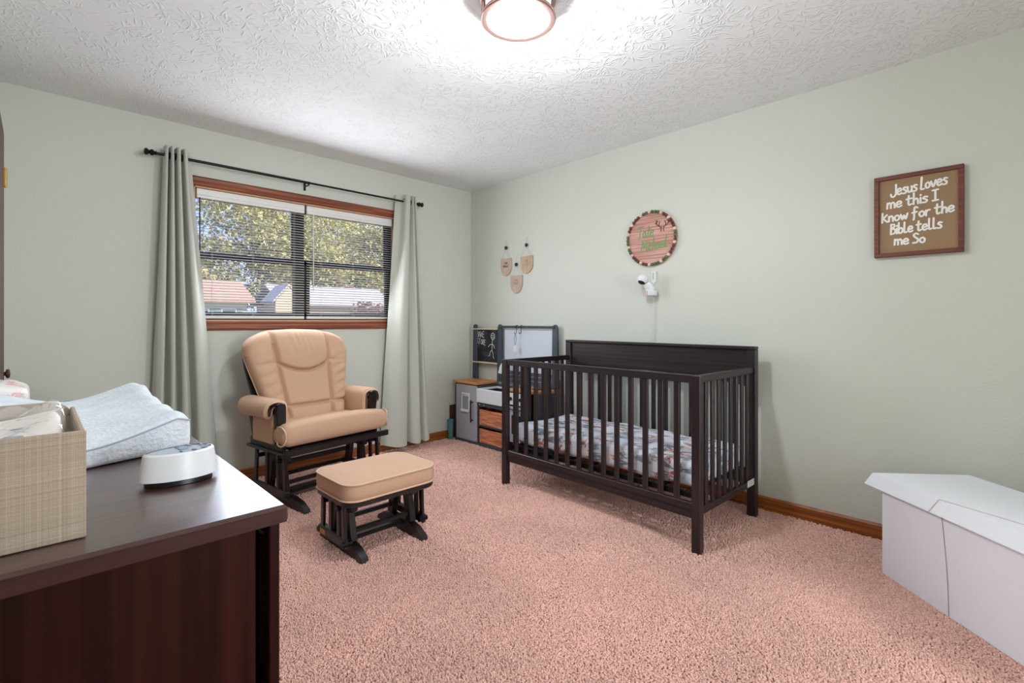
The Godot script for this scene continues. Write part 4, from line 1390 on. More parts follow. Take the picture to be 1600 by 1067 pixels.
func make_ottoman() -> void:
	var t := thing("glider_ottoman", "tan cushioned gliding ottoman on dark slatted base before the chair", "ottoman", W(1.268, 0, 2.352), 1.0)
	var wd: Material = M.glider_wood
	var top := PackedVector2Array()
	for c in [[1, 1], [-1, 1], [-1, -1], [1, -1]]:
		for k in 7:
			var a: float = PI / 2 * k / 6.0 + [0.0, PI / 2, PI, 1.5 * PI][[[1, 1], [-1, 1], [-1, -1], [1, -1]].find(c)]
			top.append(Vector2(c[0] * (0.255 - 0.075) + 0.075 * cos(a), c[1] * (0.192 - 0.075) + 0.075 * sin(a)))
	var lie := Basis(Vector3.RIGHT, -PI / 2)
	var F := Vector3(0, 0, 0.03)          # the top glides a little forward of its base
	var g := Geo.new()
	g.x = Transform3D(lie, F + Vector3(0, 0.285, 0))
	g.prism(top, 0.026, 0.006, 50.0)
	obj("top_frame", g, wd, t)
	var rows := [[0.010, 0.300], [0.0, 0.306], [-0.003, 0.325], [-0.004, 0.345], [-0.002, 0.365], [0.0, 0.378], [0.006, 0.383], [0.03, 0.388], [0.07, 0.393], [0.11, 0.396], [0.15, 0.397], [0.185, 0.394], [0.192, 0.392]]
	var ringed := func(u: float, v: float) -> Vector3:
		var q: Vector2 = top[int(round(u * top.size())) % top.size()]
		var r: Array = rows[int(round(v * (rows.size() - 1)))]
		var k: float = 1.0 - r[0] / 0.192
		return F + Vector3(q.x * (1.0 - r[0] / 0.255 * lerpf(1.0, 1.328, r[0] / 0.192)), r[1], -q.y * k)
	var cu := obj("cushion", Geo.new().sheet(ringed, top.size(), rows.size() - 1), M.tan_suede, t)
	for y in [0.379, 0.303]:
		var ring := []
		for q in top: ring.append(F + Vector3(q.x * 1.006, y, -q.y * 1.008))
		obj("piping", Geo.new().tube(ring, 0.0048, 6, false, true), M.tan_piping, cu)
	glider_base(t, 0.168, 0.215, 0.272, wd)
	obj("maker_plate", Geo.new().rbox(Vector3(-0.168 - 0.052 - 0.0145, 0.0835, -0.088), Vector3(0.003, 0.022, 0.06), 0.0014, 2, Vector3i(1, 3, 3)), M.brass, t, "small brass-coloured plate")

func make_kitchen() -> void:
	# local frame: x to the right along the wall, z out of the wall
	var t := thing("play_kitchen", "toy play kitchen with grey fridge, white sink and chalkboard in the corner", "toy kitchen", W(3.02, 0, 3.21), -90.0)
	var f := 0.14                       # front plane
	var bk := -0.10                     # back plane
	var S: Material = M.slate_grey
	var L := -0.550
	var R := 0.545
	# fridge on the left
	obj("base", Geo.new().box(Vector3((L + R) / 2, 0.016, 0.02), Vector3(R - L, 0.032, 0.24), 0.003), S, t)
	obj("side_panel", Geo.new().box(Vector3(L + 0.006, 0.29, 0.02), Vector3(0.012, 0.52, 0.23), 0.002), S, t)
	obj("back_panel", Geo.new().box(Vector3((L + R) / 2, 0.29, bk + 0.006), Vector3(R - L - 0.03, 0.52, 0.01), 0.0), S, t)
	var d := obj("fridge_door", Geo.new().box(Vector3(-0.377, 0.292, f - 0.006), Vector3(0.302, 0.512, 0.014), 0.003), M.door_grey, t, "pale grey fridge door")
	var q := Geo.new()
	q.box(Vector3(-0.3835 - 0.053, 0.381, f + 0.004), Vector3(0.012, 0.165, 0.012), 0.002).box(Vector3(-0.3835 + 0.053, 0.381, f + 0.004), Vector3(0.012, 0.165, 0.012), 0.002)
	q.box(Vector3(-0.3835, 0.455, f + 0.004), Vector3(0.116, 0.028, 0.012), 0.002).box(Vector3(-0.3835, 0.306, f + 0.008), Vector3(0.118, 0.022, 0.022), 0.003)
	obj("dispenser", q, M.apron_white, d)
	obj("dispenser_recess", Geo.new().box(Vector3(-0.3835, 0.38, f + 0.0015), Vector3(0.096, 0.13, 0.002), 0.0), M.grey_plastic, d)
	q = Geo.new()
	for k in 3: q.box(Vector3(-0.41 + 0.026 * k, 0.455, f + 0.0105), Vector3(0.014, 0.012, 0.002), 0.0)
	obj("dispenser_button", q, M.grey_plastic, d)
	q = Geo.new()
	q.box(Vector3(-0.282, 0.313, f + 0.024), Vector3(0.012, 0.205, 0.012), 0.003).box(Vector3(-0.282, 0.395, f + 0.01), Vector3(0.010, 0.012, 0.022), 0.001).box(Vector3(-0.282, 0.23, f + 0.01), Vector3(0.010, 0.012, 0.022), 0.001)
	obj("handle", q, M.black_plastic, d)
	obj("worktop", Geo.new().box(Vector3(-0.393, 0.567, 0.02), Vector3(0.36, 0.022, 0.266), 0.004), M.counter_wood, t, "orange wood-grain worktop over the fridge")
	# sink
	obj("sink_apron", Geo.new().box(Vector3(-0.02, 0.467, f), Vector3(0.402, 0.126, 0.02), 0.005), M.apron_white, t)
	var sk := Geo.new()
	sk.box(Vector3(-0.02, 0.522, -0.085), Vector3(0.402, 0.016, 0.03), 0.002).box(Vector3(-0.20, 0.522, 0.03), Vector3(0.04, 0.016, 0.21), 0.002).box(Vector3(0.16, 0.522, 0.03), Vector3(0.04, 0.016, 0.21), 0.002)
	sk.box(Vector3(-0.02, 0.45, 0.03), Vector3(0.33, 0.01, 0.21), 0.002)
	obj("sink_basin", sk, M.apron_white, t)
	var fa := Geo.new()
	var arc := []
	for k in 11:
		var a := PI * k / 10.0
		arc.append(Vector3(0.03 + 0.06 * cos(a), 0.70 + 0.075 * sin(a), -0.05 + 0.07 * (1.0 - cos(a)) * 0.5))
	arc.push_front(Vector3(0.09, 0.53, -0.05))
	arc.append(Vector3(-0.036, 0.672, 0.022))
	fa.tube(arc, [0.016, 0.016, 0.016, 0.016, 0.016, 0.016, 0.016, 0.016, 0.016, 0.017, 0.018, 0.019, 0.021], 10)
	obj("faucet", fa, M.apron_white, t, "curved pale grey toy tap")
	for y in [0.365, 0.195, 0.033]: obj("shelf", Geo.new().box(Vector3(-0.02, y + (0.018 if y > 0.3 else 0.0), 0.02), Vector3(0.39, 0.03 if y > 0.3 else 0.016, 0.23), 0.002), S, t)
	for x in [-0.217, 0.18]: obj("divider", Geo.new().box(Vector3(x, 0.29, 0.02), Vector3(0.016, 0.52, 0.23), 0.002), S, t)
	q = Geo.new()
	for x in [-0.19, -0.13, 0.11]: q.ball(Vector3(x, 0.385, f - 0.004), Vector3(0.005, 0.005, 0.003), 8, 6)
	obj("screw", q, M.white_plastic, t)
	# cooker on the right
	obj("side_panel", Geo.new().box(Vector3(R - 0.006, 0.29, 0.02), Vector3(0.012, 0.52, 0.23), 0.002), S, t)
	var ov := obj("oven_door", Geo.new().box(Vector3(0.315, 0.27, f - 0.004), Vector3(0.245, 0.30, 0.014), 0.003), M.door_grey, t)
	obj("oven_window", Geo.new().box(Vector3(0.315, 0.27, f + 0.004), Vector3(0.16, 0.16, 0.004), 0.001), M.black_plastic, ov)
	obj("handle", Geo.new().tube([Vector3(0.22, 0.40, f + 0.005), Vector3(0.22, 0.40, f + 0.022), Vector3(0.41, 0.40, f + 0.022), Vector3(0.41, 0.40, f + 0.005)], 0.005, 8), M.black_plastic, ov)
	obj("control_panel", Geo.new().box(Vector3(0.315, 0.485, f - 0.004), Vector3(0.245, 0.10, 0.014), 0.003), M.apron_white, t)
	for k in 4:
		var kn := Geo.new()
		kn.x = Transform3D(Basis(Vector3.RIGHT, PI / 2), Vector3(0.225 + 0.06 * k, 0.485, f + 0.003))
		kn.lathe([Vector2(0.016, 0), Vector2(0.015, 0.012), Vector2(0, 0.013)], 12)
		obj("control_knob", kn, M.black_plastic, t)
	var ct := Geo.new()
	ct.x = Transform3D(Basis(Vector3.RIGHT, -PI / 2), Vector3(0, 0.557, 0))
	ct.prism(PackedVector2Array([Vector2(0.18, -0.153), Vector2(0.46, -0.153), Vector2(0.555, -0.04), Vector2(0.555, 0.10), Vector2(0.18, 0.10)]), 0.022, 0.003)
	obj("worktop", ct, M.counter_wood, t, "orange wood-grain worktop over the cooker")
	for x in [0.26, 0.41]: obj("hob_ring", at(Vector3(x, 0.568, 0.01)).lathe([Vector2(0.048, 0), Vector2(0.048, 0.004), Vector2(0.0, 0.005)], 20), M.black_plastic, t)
	# uprights, chalkboard, rail, splashback
	for p in [[-0.515, 0.0], [-0.157, 0.0], [0.521, 0.0]]:
		var up := PackedVector2Array([Vector2(-0.036, 0.575), Vector2(0.036, 0.575), Vector2(0.034, 0.70), Vector2(0.026, 1.085)])
		for k in 7: up.append(Vector2(0.022 * cos(PI * k / 6.0), 1.090 + 0.020 * sin(PI * k / 6.0)))
		up.append(Vector2(-0.026, 1.085))
		var g := Geo.new()
		g.x = Transform3D(Basis.IDENTITY, Vector3(p[0], 0, bk + 0.012))
		g.prism(up, 0.022, 0.003, 30.0)
		obj("upright_post", g, S, t)
	var cb := obj("chalkboard", Geo.new().box(Vector3(-0.365, 0.905, bk + 0.008), Vector3(0.33, 0.31, 0.008), 0.001), M.slate_board, t)
	for y in [1.064, 0.742]: obj("ledge", Geo.new().box(Vector3(-0.36, y, bk + 0.022), Vector3(0.36, 0.012, 0.034 if y < 1 else 0.026), 0.002), M.birch, t)
	var ch := Geo.new()
	ch.x.origin = Vector3(-0.365, 0.905, bk + 0.0126)
	letters(ch, "BAKE", Vector2(-0.075, 0.095), 0.11, 0.06, 0.0028, 0.0, 0.0)
	letters(ch, "STORE", Vector2(-0.065, 0.025), 0.13, 0.05, 0.0028, 0.0, -0.12)
	var circ := func(c: Vector2, rx: float, ry: float) -> PackedVector2Array:
		var o := PackedVector2Array()
		for k in 21: o.append(c + Vector2(rx * cos(TAU * k / 20), ry * sin(TAU * k / 20)))
		return o
	ch.ribbon(circ.call(Vector2(0.105, 0.09), 0.026, 0.031), 0.0032)
	ch.ribbon(circ.call(Vector2(0.097, 0.098), 0.003, 0.004), 0.0025)
	ch.ribbon(circ.call(Vector2(0.113, 0.098), 0.003, 0.004), 0.0025)
	for st in ["0.092,0.082 0.104,0.074 0.118,0.083", "0.100,0.058 0.094,0.0 0.092,-0.045", "0.040,-0.012 0.065,0.010 0.096,0.014 0.118,0.004 0.128,-0.024", "0.045,-0.098 0.058,-0.092 0.070,-0.058 0.092,-0.046 0.108,-0.07 0.112,-0.105 0.122,-0.118"]:
		var pl := PackedVector2Array()
		for pt in st.split(" "): pl.append(Vector2(pt.split(",")[0].to_float(), pt.split(",")[1].to_float()))
		ch.ribbon(smooth(pl), 0.0032)
	obj("chalk_drawing", ch, M.chalk, cb)
	var rail := obj("rail", Geo.new().tube([Vector3(-0.15, 1.088, bk + 0.03), Vector3(0.52, 1.088, bk + 0.03)], 0.011, 12), S, t)
	obj("splash_board", Geo.new().box(Vector3(0.195, 0.875, bk + 0.006), Vector3(0.59, 0.37, 0.006), 0.001), M.back_white, t)
	var tp := obj("tile_panel", Geo.new().box(Vector3(0.195, 0.632, bk + 0.006), Vector3(0.59, 0.115, 0.006), 0.001), M.tile_joint, t)
	for r in 3:
		for k in 8:
			var x := -0.058 + 0.074 * k + (0.037 if r % 2 else 0.0)
			if x > 0.46: continue
			obj("tile", Geo.new().box(Vector3(x, 0.595 + 0.038 * r, bk + 0.010), Vector3(0.070, 0.034, 0.004), 0.001), M.navy_tile, tp)
	# things that hang on it, sit in it or stand beside it
	for k in 2:
		var hk := thing("rail_hook", ["thin metal hook on the toy kitchen rail carrying the white tag", "empty thin metal hook on the toy kitchen rail, right of the white tag"][k], "hook", t.transform * Vector3(0.085 + 0.058 * k, 1.088, bk + 0.03), -90.0, "hooks on the toy kitchen rail")
		var p := []
		for a in 9: p.append(Vector3(0.0, 0.0145 * cos(PI * a / 8.0 - 0.5), 0.0145 * sin(PI * a / 8.0 - 0.5)))
		p.append(Vector3(0, -0.04, 0.008))
		for a in 7: p.append(Vector3(0.0, -0.045 - 0.014 * sin(PI * a / 6.0), 0.022 - 0.014 * cos(PI * a / 6.0)))
		obj("wire", Geo.new().tube(p, 0.0028, 6), M.black_iron, hk)
	var tg := thing("hanging_tag", "white card tag hanging on a dark cord from the toy kitchen rail", "tag", t.transform * Vector3(0.085, 1.03, bk + 0.055), -90.0)
	obj("cord", Geo.new().tube([Vector3(0, 0.0015, -0.003), Vector3(-0.014, -0.05, 0), Vector3(0, -0.112, 0), Vector3(0.014, -0.05, 0), Vector3(0, 0.0015, -0.003)], 0.0016, 5), M.black_iron, tg)
	obj("card", at(Vector3(0, -0.142, 0)).box(Vector3.ZERO, Vector3(0.036, 0.05, 0.003), 0.001).box(Vector3(0, 0.031, 0), Vector3(0.022, 0.012, 0.004), 0.001), M.white_vinyl, tg)
	for k in 2:
		var cr := thing("toy_crate", ["upper orange wood-grain toy crate under the play kitchen sink", "lower orange wood-grain toy crate under the play kitchen sink"][k], "crate", t.transform * Vector3(-0.02, 0.2035 - 0.1615 * k, 0.045), -90.0, "toy crates in the play kitchen")
		var hh := 0.136 - 0.012 * k
		obj("front_panel", Geo.new().box(Vector3(0, hh / 2, 0.085), Vector3(0.352, hh, 0.012), 0.003), M.crate_wood, cr)
		obj("side_panel", Geo.new().box(Vector3(-0.17, hh / 2, 0), Vector3(0.010, hh, 0.158), 0.002), M.crate_wood, cr)
		obj("side_panel", Geo.new().box(Vector3(0.17, hh / 2, 0), Vector3(0.010, hh, 0.158), 0.002), M.crate_wood, cr)
		obj("back_panel", Geo.new().box(Vector3(0, hh / 2, -0.083), Vector3(0.33, hh, 0.008), 0.002), M.crate_wood, cr)
		obj("bottom", Geo.new().box(Vector3(0, 0.004, 0), Vector3(0.33, 0.008, 0.158), 0.001), M.crate_wood, cr)
	tag(obj("wood_board", Geo.new().box(W(2.985, 0.165, 3.8245), Vector3(0.235, 0.33, 0.012), 0.002), M.dark_board), "dark brown board standing against the wall behind the toy fridge", "board")
	var bn := thing("bucket", "small teal plastic bucket between the toy fridge and the window wall", "bucket", W(2.848, 0, 3.786))
	obj("body", Geo.new().lathe([Vector2(0.0, 0.0), Vector2(0.022, 0.0), Vector2(0.029, 0.19), Vector2(0.027, 0.19), Vector2(0.020, 0.006), Vector2(0, 0.006)], 20), M.teal_plastic, bn)
	obj("rim", Geo.new().lathe([Vector2(0.029, 0.180), Vector2(0.031, 0.182), Vector2(0.031, 0.200), Vector2(0.026, 0.200), Vector2(0.026, 0.185)], 20), M.teal_plastic, bn)

func make_wall_things() -> void:
	# on the right wall: local x runs to the right as seen from the room, z out of the wall
	var words := [["BRAVE", "leftmost of three small wooden wall plaques, with darkest lettering, on a black-beaded string"], ["SMART", "lowest of three small wooden wall plaques, hanging from a black bead"], ["LOVED", "upper right of three small wooden wall plaques, yellower oak, hanging from a black bead"]]
	var spots := [[3.316, 1.722, 0.140, 0.163], [3.181, 1.556, 0.148, 0.162], [3.052, 1.720, 0.148, 0.156]]
	for k in 3:
		var s: Array = spots[k]
		var t := thing("wall_plaque", words[k][1], "plaque", W(RIGHT, s[1], s[0]), -90.0, "wooden affirmation plaques")
		var w: float = s[2] / 2
		var poly := PackedVector2Array([Vector2(w, 0), Vector2(-w, 0), Vector2(-w, -0.07)])
		for q in range(1, 12):
			var a := PI + PI * q / 12.0
			poly.append(Vector2(w * cos(a), -0.07 + (s[3] - 0.07) * sin(a)))
		poly.append(Vector2(w, -0.07))
		var g := Geo.new()
		g.x.origin = Vector3(0, 0, 0.008)
		g.prism(poly, 0.010, 0.0015, 40.0)
		var pl := obj("plaque", g, M.plaque_oak if k == 2 else M.plaque_rose, t)
		var tx := Geo.new()
		letters(tx, "I AM", Vector2(0.0, -0.048), 0.045, 0.020, 0.0016, 0.0136)
		letters(tx, "".join(["BRAVE".replace("V", "v")] if k == 0 else (["SMART"] if k == 1 else ["LOvE"])), Vector2(0.0, -0.078), 0.066, 0.022, 0.0016, 0.0136)
		obj("lettering", tx, M.ink if k == 0 else M.ink_grey, pl)
		var by := 0.098
		obj("bead", Geo.new().ball(Vector3(0, by, 0.012), Vector3(0.017, 0.017, 0.012), 14, 10), M.bead_black, t)
		var st := Geo.new()
		for e in [-1.0, 1.0]: st.tube([Vector3(e * (w - 0.012), -0.006, 0.014), Vector3(e * 0.006, by - 0.01, 0.013)], 0.0016, 5)
		st.tube([Vector3(0, by + 0.01, 0.012), Vector3(0.001, by + 0.075, 0.005)], 0.0022, 5)
		obj("string", st, M.string, t)
	# round name sign with a rim of beads
	var t := thing("name_sign", "round pink wooden name sign with beaded rim above the crib", "wall sign", W(RIGHT, 1.727, 1.815), -90.0)
	var disc := Geo.new()
	disc.x = Transform3D(Basis(Vector3.RIGHT, PI / 2), Vector3(0, 0, 0.002))
	disc.lathe([Vector2(0, 0), Vector2(0.196, 0), Vector2(0.1975, 0.002), Vector2(0.1975, 0.010), Vector2(0.196, 0.012), Vector2(0, 0.012)], 64)
	var board := obj("board", disc, M.pink_wood, t)
	var rng := RandomNumberGenerator.new()
	rng.seed = 9
	var bead := Geo.new().ball(Vector3.ZERO, Vector3(0.0118, 0.0118, 0.0105), 10, 8).mesh()
	for k in 50:
		var a := TAU * k / 50
		var o := obj("bead", bead, [M.bead_green, M.bead_brown, M.bead_cream][[0, 1, 2, 0, 1, 0, 2, 1][(k * 5 + k / 7) % 8]], t)
		o.position = Vector3(0.187 * cos(a), 0.187 * sin(a), 0.0195)
	var tx := Geo.new()
	letters(tx, "Tate", Vector2(-0.045, 0.030), 0.125, 0.085, 0.0048, 0.0148, 0.10, 0.5, 0.12)
	letters(tx, "Michael", Vector2(0.022, -0.062), 0.205, 0.085, 0.0048, 0.0148, 0.12, 0.5, 0.12)
	obj("lettering", tx, M.green_paint, board)
	var an := Geo.new()
	for e in [-1.0, 1.0]:
		for st in ["0.012,-0.028 0.010,-0.004 0.024,0.010 0.040,0.022 0.047,0.040 0.044,0.055", "0.010,-0.004 0.006,0.004", "0.026,0.012 0.024,0.034 0.018,0.042", "0.040,0.022 0.054,0.034", "0.046,0.036 0.036,0.046"]:
			var pl := PackedVector2Array()
			for pt in st.split(" "): pl.append(Vector2(0.088 + e * pt.split(",")[0].to_float(), 0.066 + pt.split(",")[1].to_float()))
			an.ribbon(smooth(pl, 4), 0.0034, 0.0148)
	obj("antlers", an, M.antler_paint, board)
	# framed verse
	t = thing("framed_sign", "square framed tan sign with white hand-lettered verse on the right wall", "framed sign", W(RIGHT, 1.672, 0.350), -90.0)
	var fw := 0.172
	var fh := 0.206
	for s in [-1.0, 1.0]:
		obj("frame_bar", Geo.new().box(Vector3(0, s * (fh - 0.010), 0.016), Vector3(2 * fw, 0.020, 0.026), 0.002), M.sign_frame, t)
		obj("frame_bar", Geo.new().box(Vector3(s * (fw - 0.010), 0, 0.016), Vector3(0.020, 2 * fh - 0.041, 0.026), 0.002), M.sign_frame, t)
	var pn := obj("panel", Geo.new().box(Vector3(0, 0, 0.012), Vector3(2 * fw - 0.036, 2 * fh - 0.036, 0.008), 0.0), M.kraft, t)
	tx = Geo.new()
	letters(tx, "Jesus Loves", Vector2(0.004, 0.128), 0.215, 0.056, 0.0042, 0.0166, 0.10)
	letters(tx, "me this I", Vector2(-0.020, 0.060), 0.198, 0.052, 0.0042, 0.0166, 0.06)
	letters(tx, "Know for the", Vector2(-0.002, -0.006), 0.275, 0.052, 0.0042, 0.0166, 0.06)
	letters(tx, "Bible tells", Vector2(-0.006, -0.074), 0.196, 0.052, 0.0042, 0.0166, 0.04)
	letters(tx, "me So", Vector2(-0.030, -0.134), 0.118, 0.050, 0.0042, 0.0166, 0.0)
	obj("lettering", tx, M.white_ink, pn)
	# baby camera on a small round wall shelf
	t = thing("baby_camera", "white ball-headed baby monitor camera on a small wall shelf below the round sign", "camera", W(RIGHT, 1.318, 1.806), -90.0)
	var sh := Geo.new()
	sh.x.origin = Vector3(0.006, 0, 0.048)
	sh.lathe([Vector2(0, 0), Vector2(0.045, 0), Vector2(0.047, 0.004), Vector2(0.047, 0.034), Vector2(0.044, 0.036), Vector2(0, 0.036)], 28)
	obj("shelf", sh, M.white_plastic, t)
	var bd := Geo.new()
	for a in [[-0.9, 0.010], [-0.35, 0.014], [0.02, 0.008]]:
		var d := Vector3(sin(a[0]), 0, cos(a[0]))
		bd.bar(Vector3(0.006, 0.003, 0.048) + d * 0.0475, Vector3(0.006, 0.033, 0.048) + d * 0.0475, a[1], 0.003, d, 0.0005)
	obj("wood_inlay", bd, M.pale_wood, t)
	var nk := Geo.new().tube([Vector3(0.010, 0.037, 0.046), Vector3(0.0, 0.062, 0.058), Vector3(-0.014, 0.088, 0.072)], [0.033, 0.031, 0.028], 20)
	obj("neck", nk, M.white_plastic, t)
	var hd := obj("head", Geo.new().ball(Vector3(-0.030, 0.115, 0.090), Vector3(0.037, 0.037, 0.037), 24, 16), M.white_plastic, t)
	var eye := Geo.new()
	var dirv := Vector3(-0.08, -0.86, 0.50).normalized()
	eye.x = Transform3D(Basis(dirv.cross(Vector3.RIGHT).normalized(), dirv, dirv.cross(Vector3.RIGHT).normalized().cross(dirv)), Vector3(-0.030, 0.115, 0.090))
	eye.lathe([Vector2(0.026, 0.0273), Vector2(0.0225, 0.031), Vector2(0.014, 0.0358), Vector2(0.006, 0.0378), Vector2(0, 0.038)], 24)
	obj("lens", eye, M.black_plastic, hd)
	var cb := []
	for k in 13: cb.append(Vector3(0.012 + 0.004 * sin(k * 0.5), -0.002 - 0.04 * k, 0.020 if k < 2 else 0.007))
	obj("cable", Geo.new().tube(cb, 0.0024, 6), M.cord_white, t)
	t = thing("wall_bracket", "small white plastic clip on the wall just right of the baby camera", "bracket", W(RIGHT, 1.452, 1.795), -90.0)
	obj("plate", Geo.new().rbox(Vector3(0, 0, 0.007), Vector3(0.034, 0.080, 0.012), 0.004, 3, Vector3i(3, 4, 1)), M.white_vinyl, t)
	obj("slot", Geo.new().box(Vector3(-0.004, 0.006, 0.0133), Vector3(0.006, 0.050, 0.001), 0.0), M.grey_plastic, t)
	obj("peg", Geo.new().tube([Vector3(0, -0.032, 0.01), Vector3(0.002, -0.05, 0.014)], 0.006, 8), M.white_vinyl, t)

func make_white_box() -> void:
	# local frame: x along the front edge (towards the viewer), z out of the front face
	var t := thing("storage_box", "large low white felt-covered storage box with overhanging lid at right edge", "box", W(2.732, 0, 0.431), -132.85)
	var L := 1.05
	var D := 0.42
	obj("body", Geo.new().box(Vector3(L / 2, 0.191, -D / 2), Vector3(L, 0.376, D), 0.006), M.white_felt, t)
	var g := Geo.new()
	# lid: flat top with sloping skirt, left end overhanging
	var a := -0.075
	var lo := 0.382
	var hi := 0.432
	var top := [Vector3(a - 0.005, hi, -0.022), Vector3(L + 0.05, hi, -0.022), Vector3(L + 0.05, hi, -D - 0.02), Vector3(a + 0.04, hi, -D - 0.02)]
	var rim := [Vector3(a - 0.010, lo, 0.014), Vector3(L + 0.07, lo, 0.014), Vector3(L + 0.07, lo, -D - 0.035), Vector3(a + 0.03, lo, -D - 0.035)]
	g.face(top, Vector3.UP)
	for i in 4:
		var j := (i + 1) % 4
		g.face([top[i], top[j], rim[j], rim[i]], (top[i] + top[j] + rim[i] + rim[j]) * 0.25 - Vector3(L / 2, 0.40, -D / 2))
	g.face(rim, Vector3.DOWN)
	var lid := obj("lid", g, M.white_felt, t)
	var cr := Geo.new()
	cr.tube([Vector3(0.262, lo + 0.002, 0.0145), Vector3(0.268, hi + 0.0005, -0.0215), Vector3(0.55, hi + 0.0005, -0.115), Vector3(1.0, hi + 0.0005, -0.26)], 0.0022, 5)
	obj("crease", cr, M.pink_crease, lid)
	var sm := []
	for k in 13:
		var v := k / 12.0
		sm.append(Vector3(0.305 + 0.018 * sin(v * PI * 0.6) + 0.012 * v, 0.378 - 0.372 * v, 0.0004))
	obj("seam", Geo.new().tube(sm, 0.0022, 5), M.grey_seam, t)

func make_dresser_things() -> void:
	var top := 0.83
	# fabric bin
	var x0 := LEFT + 0.012
	var x1 := 0.051
	var n0 := 0.924
	var n1 := 1.228
	var h := 0.152
	var c := W((x0 + x1) / 2, top + 0.001, (n0 + n1) / 2)
	var t := thing("fabric_bin", "open beige linen fabric bin on the front corner of the dresser", "bin", c)
	var w := x1 - x0
	var d := n1 - n0
	var k := 0.007
	obj("front_panel", Geo.new().box(Vector3(0, h / 2, d / 2 - k / 2), Vector3(w, h, k), 0.002), M.linen, t)
	var rc := PackedVector2Array([Vector2(-w / 2, 0), Vector2(w / 2, 0), Vector2(w / 2, h - 0.035)])
	for q in 7: rc.append(Vector2(w / 2 - 0.035 + 0.035 * cos(PI / 2 * q / 6.0), h - 0.030 + 0.038 * sin(PI / 2 * q / 6.0)))
	rc.append(Vector2(-w / 2, h + 0.008))
	var g := Geo.new()
	g.x.origin = Vector3(0, 0, -d / 2 + k / 2)
	g.prism(rc, k, 0.0015, 30.0)
	var bp := obj("back_panel", g, M.linen, t)
	g = Geo.new()
	var bind := []
	for q in 7: bind.append(Vector3(w / 2 - 0.045 + 0.035 * cos(PI / 2 * (6 - q) / 6.0) , h - 0.040 + 0.038 * sin(PI / 2 * (6 - q) / 6.0), -d / 2 + k + 0.0015))
	bind.push_front(Vector3(-w / 2 + 0.01, h - 0.002, -d / 2 + k + 0.0015))
	bind.append(Vector3(w / 2 - 0.010, h - 0.06, -d / 2 + k + 0.0015))
	for q in bind.size() - 1: g.bar(bind[q], bind[q + 1], 0.022, 0.002, Vector3.BACK, 0.0005)
	var bd := obj("binding", g, M.bin_binding, bp)
	obj("lining", Geo.new().box(Vector3(0, h / 2 - 0.012, -d / 2 + k + 0.0004), Vector3(w - 2 * k, h - 0.03, 0.0008), 0.0), M.bin_lining, bp)
	for s in [-1.0, 1.0]:
		obj("side_panel", Geo.new().box(Vector3(s * (w / 2 - k / 2), h / 2 - 0.001, 0), Vector3(k, h - 0.004, d - 2 * k), 0.002), M.linen, t)
	obj("bottom", Geo.new().box(Vector3(0, 0.004, 0), Vector3(w - 2 * k, 0.006, d - 2 * k), 0.001), M.bin_lining, t)
	# plastic-wrapped pack inside the bin
	var p := thing("wrapped_pack", "white pack in clear shiny plastic with blue drop prints inside the linen bin", "pack", c + Vector3(-0.004, 0.0085, 0.03))
	var lump := func(q: Vector3) -> Vector3:
		q.y += (0.008 * sin(q.x * 40.0 + 1.0) * sin(q.z * 31.0) + 0.10 * q.x - 0.02 * (q.z / 0.1)) * clampf((q.y + 0.05) / 0.1, 0, 1)
		return q
	obj("pack", Geo.new().rbox(Vector3(0, 0.066, 0), Vector3(0.175, 0.112, 0.205), 0.02, 4, Vector3i(10, 4, 12), lump), M.floral_plain, p)
	var crinkle := func(q: Vector3) -> Vector3:
		q.y += (0.008 * sin(q.x * 40.0 + 1.0) * sin(q.z * 31.0) + 0.10 * q.x - 0.02 * (q.z / 0.1)) * clampf((q.y + 0.05) / 0.1, 0, 1) + (0.0045 * sin(q.x * 120.0 + q.z * 80.0) + 0.003 * sin(q.z * 170.0) + 0.006 if q.y > 0 else 0.0)
		return q
	obj("wrap", Geo.new().rbox(Vector3(0, 0.067, 0), Vector3(0.183, 0.122, 0.213), 0.018, 4, Vector3i(22, 4, 26), crinkle), M.clear_film, p)
	for q in [[0.03, 0.012, 0.014, 0.3], [0.045, -0.03, 0.010, 0.2], [-0.02, 0.05, 0.008, 0.9]]:
		var dr := Geo.new()
		var pl := PackedVector2Array()
		for a in 14:
			var an := TAU * a / 14
			pl.append(Vector2(q[2] * (cos(an) + (0.7 if a == 7 else 0.0) * -1.0), q[2] * 0.55 * sin(an)))
		dr.x = Transform3D(Basis(Vector3.UP, q[3]) * Basis(Vector3.RIGHT, -PI / 2), Vector3(q[0], 0.1235 + 0.10 * q[0] - 0.2 * q[1] + 0.008 * sin(q[0] * 40.0 + 1.0) * sin(q[1] * 31.0), q[1]))
		dr.prism(pl, 0.0022)
		obj("drop_print", dr, M.blue_print, p)
	# contoured changing pad
	t = thing("changing_pad", "pale blue-grey contoured changing pad lying on the dresser", "changing pad", W(0.068, top + 0.001, 1.80))
	var pw := 0.404
	var pl_ := 0.80
	var form := func(q: Vector3) -> Vector3:
		var u := q.x / (pw / 2)
		var v := q.z / (pl_ / 2)              # +1 at the near end
		var ht := 0.045 + 0.046 * pow(absf(u), 1.7) + 0.008 * smoothstep(0.3, -1.0, v) * absf(u)
		if absf(u) > 0.86: ht -= 0.020 * (absf(u) - 0.86) / 0.14
		ht += 0.006 * sin(u * 4.0 + v * 5.0) * sin(v * 9.0) + 0.010 * exp(-pow((v + 0.62) / 0.08, 2)) * (0.4 + 0.6 * u)
		q.y = (q.y / 0.05 + 0.5) * ht
		if v > 0.0: q.z += 0.10 * (1.0 - u) * 0.5 * 2.0 * v * v * 0.62
		q.x += 0.012 * u * (1.0 - q.y / ht) * 0.0
		return q
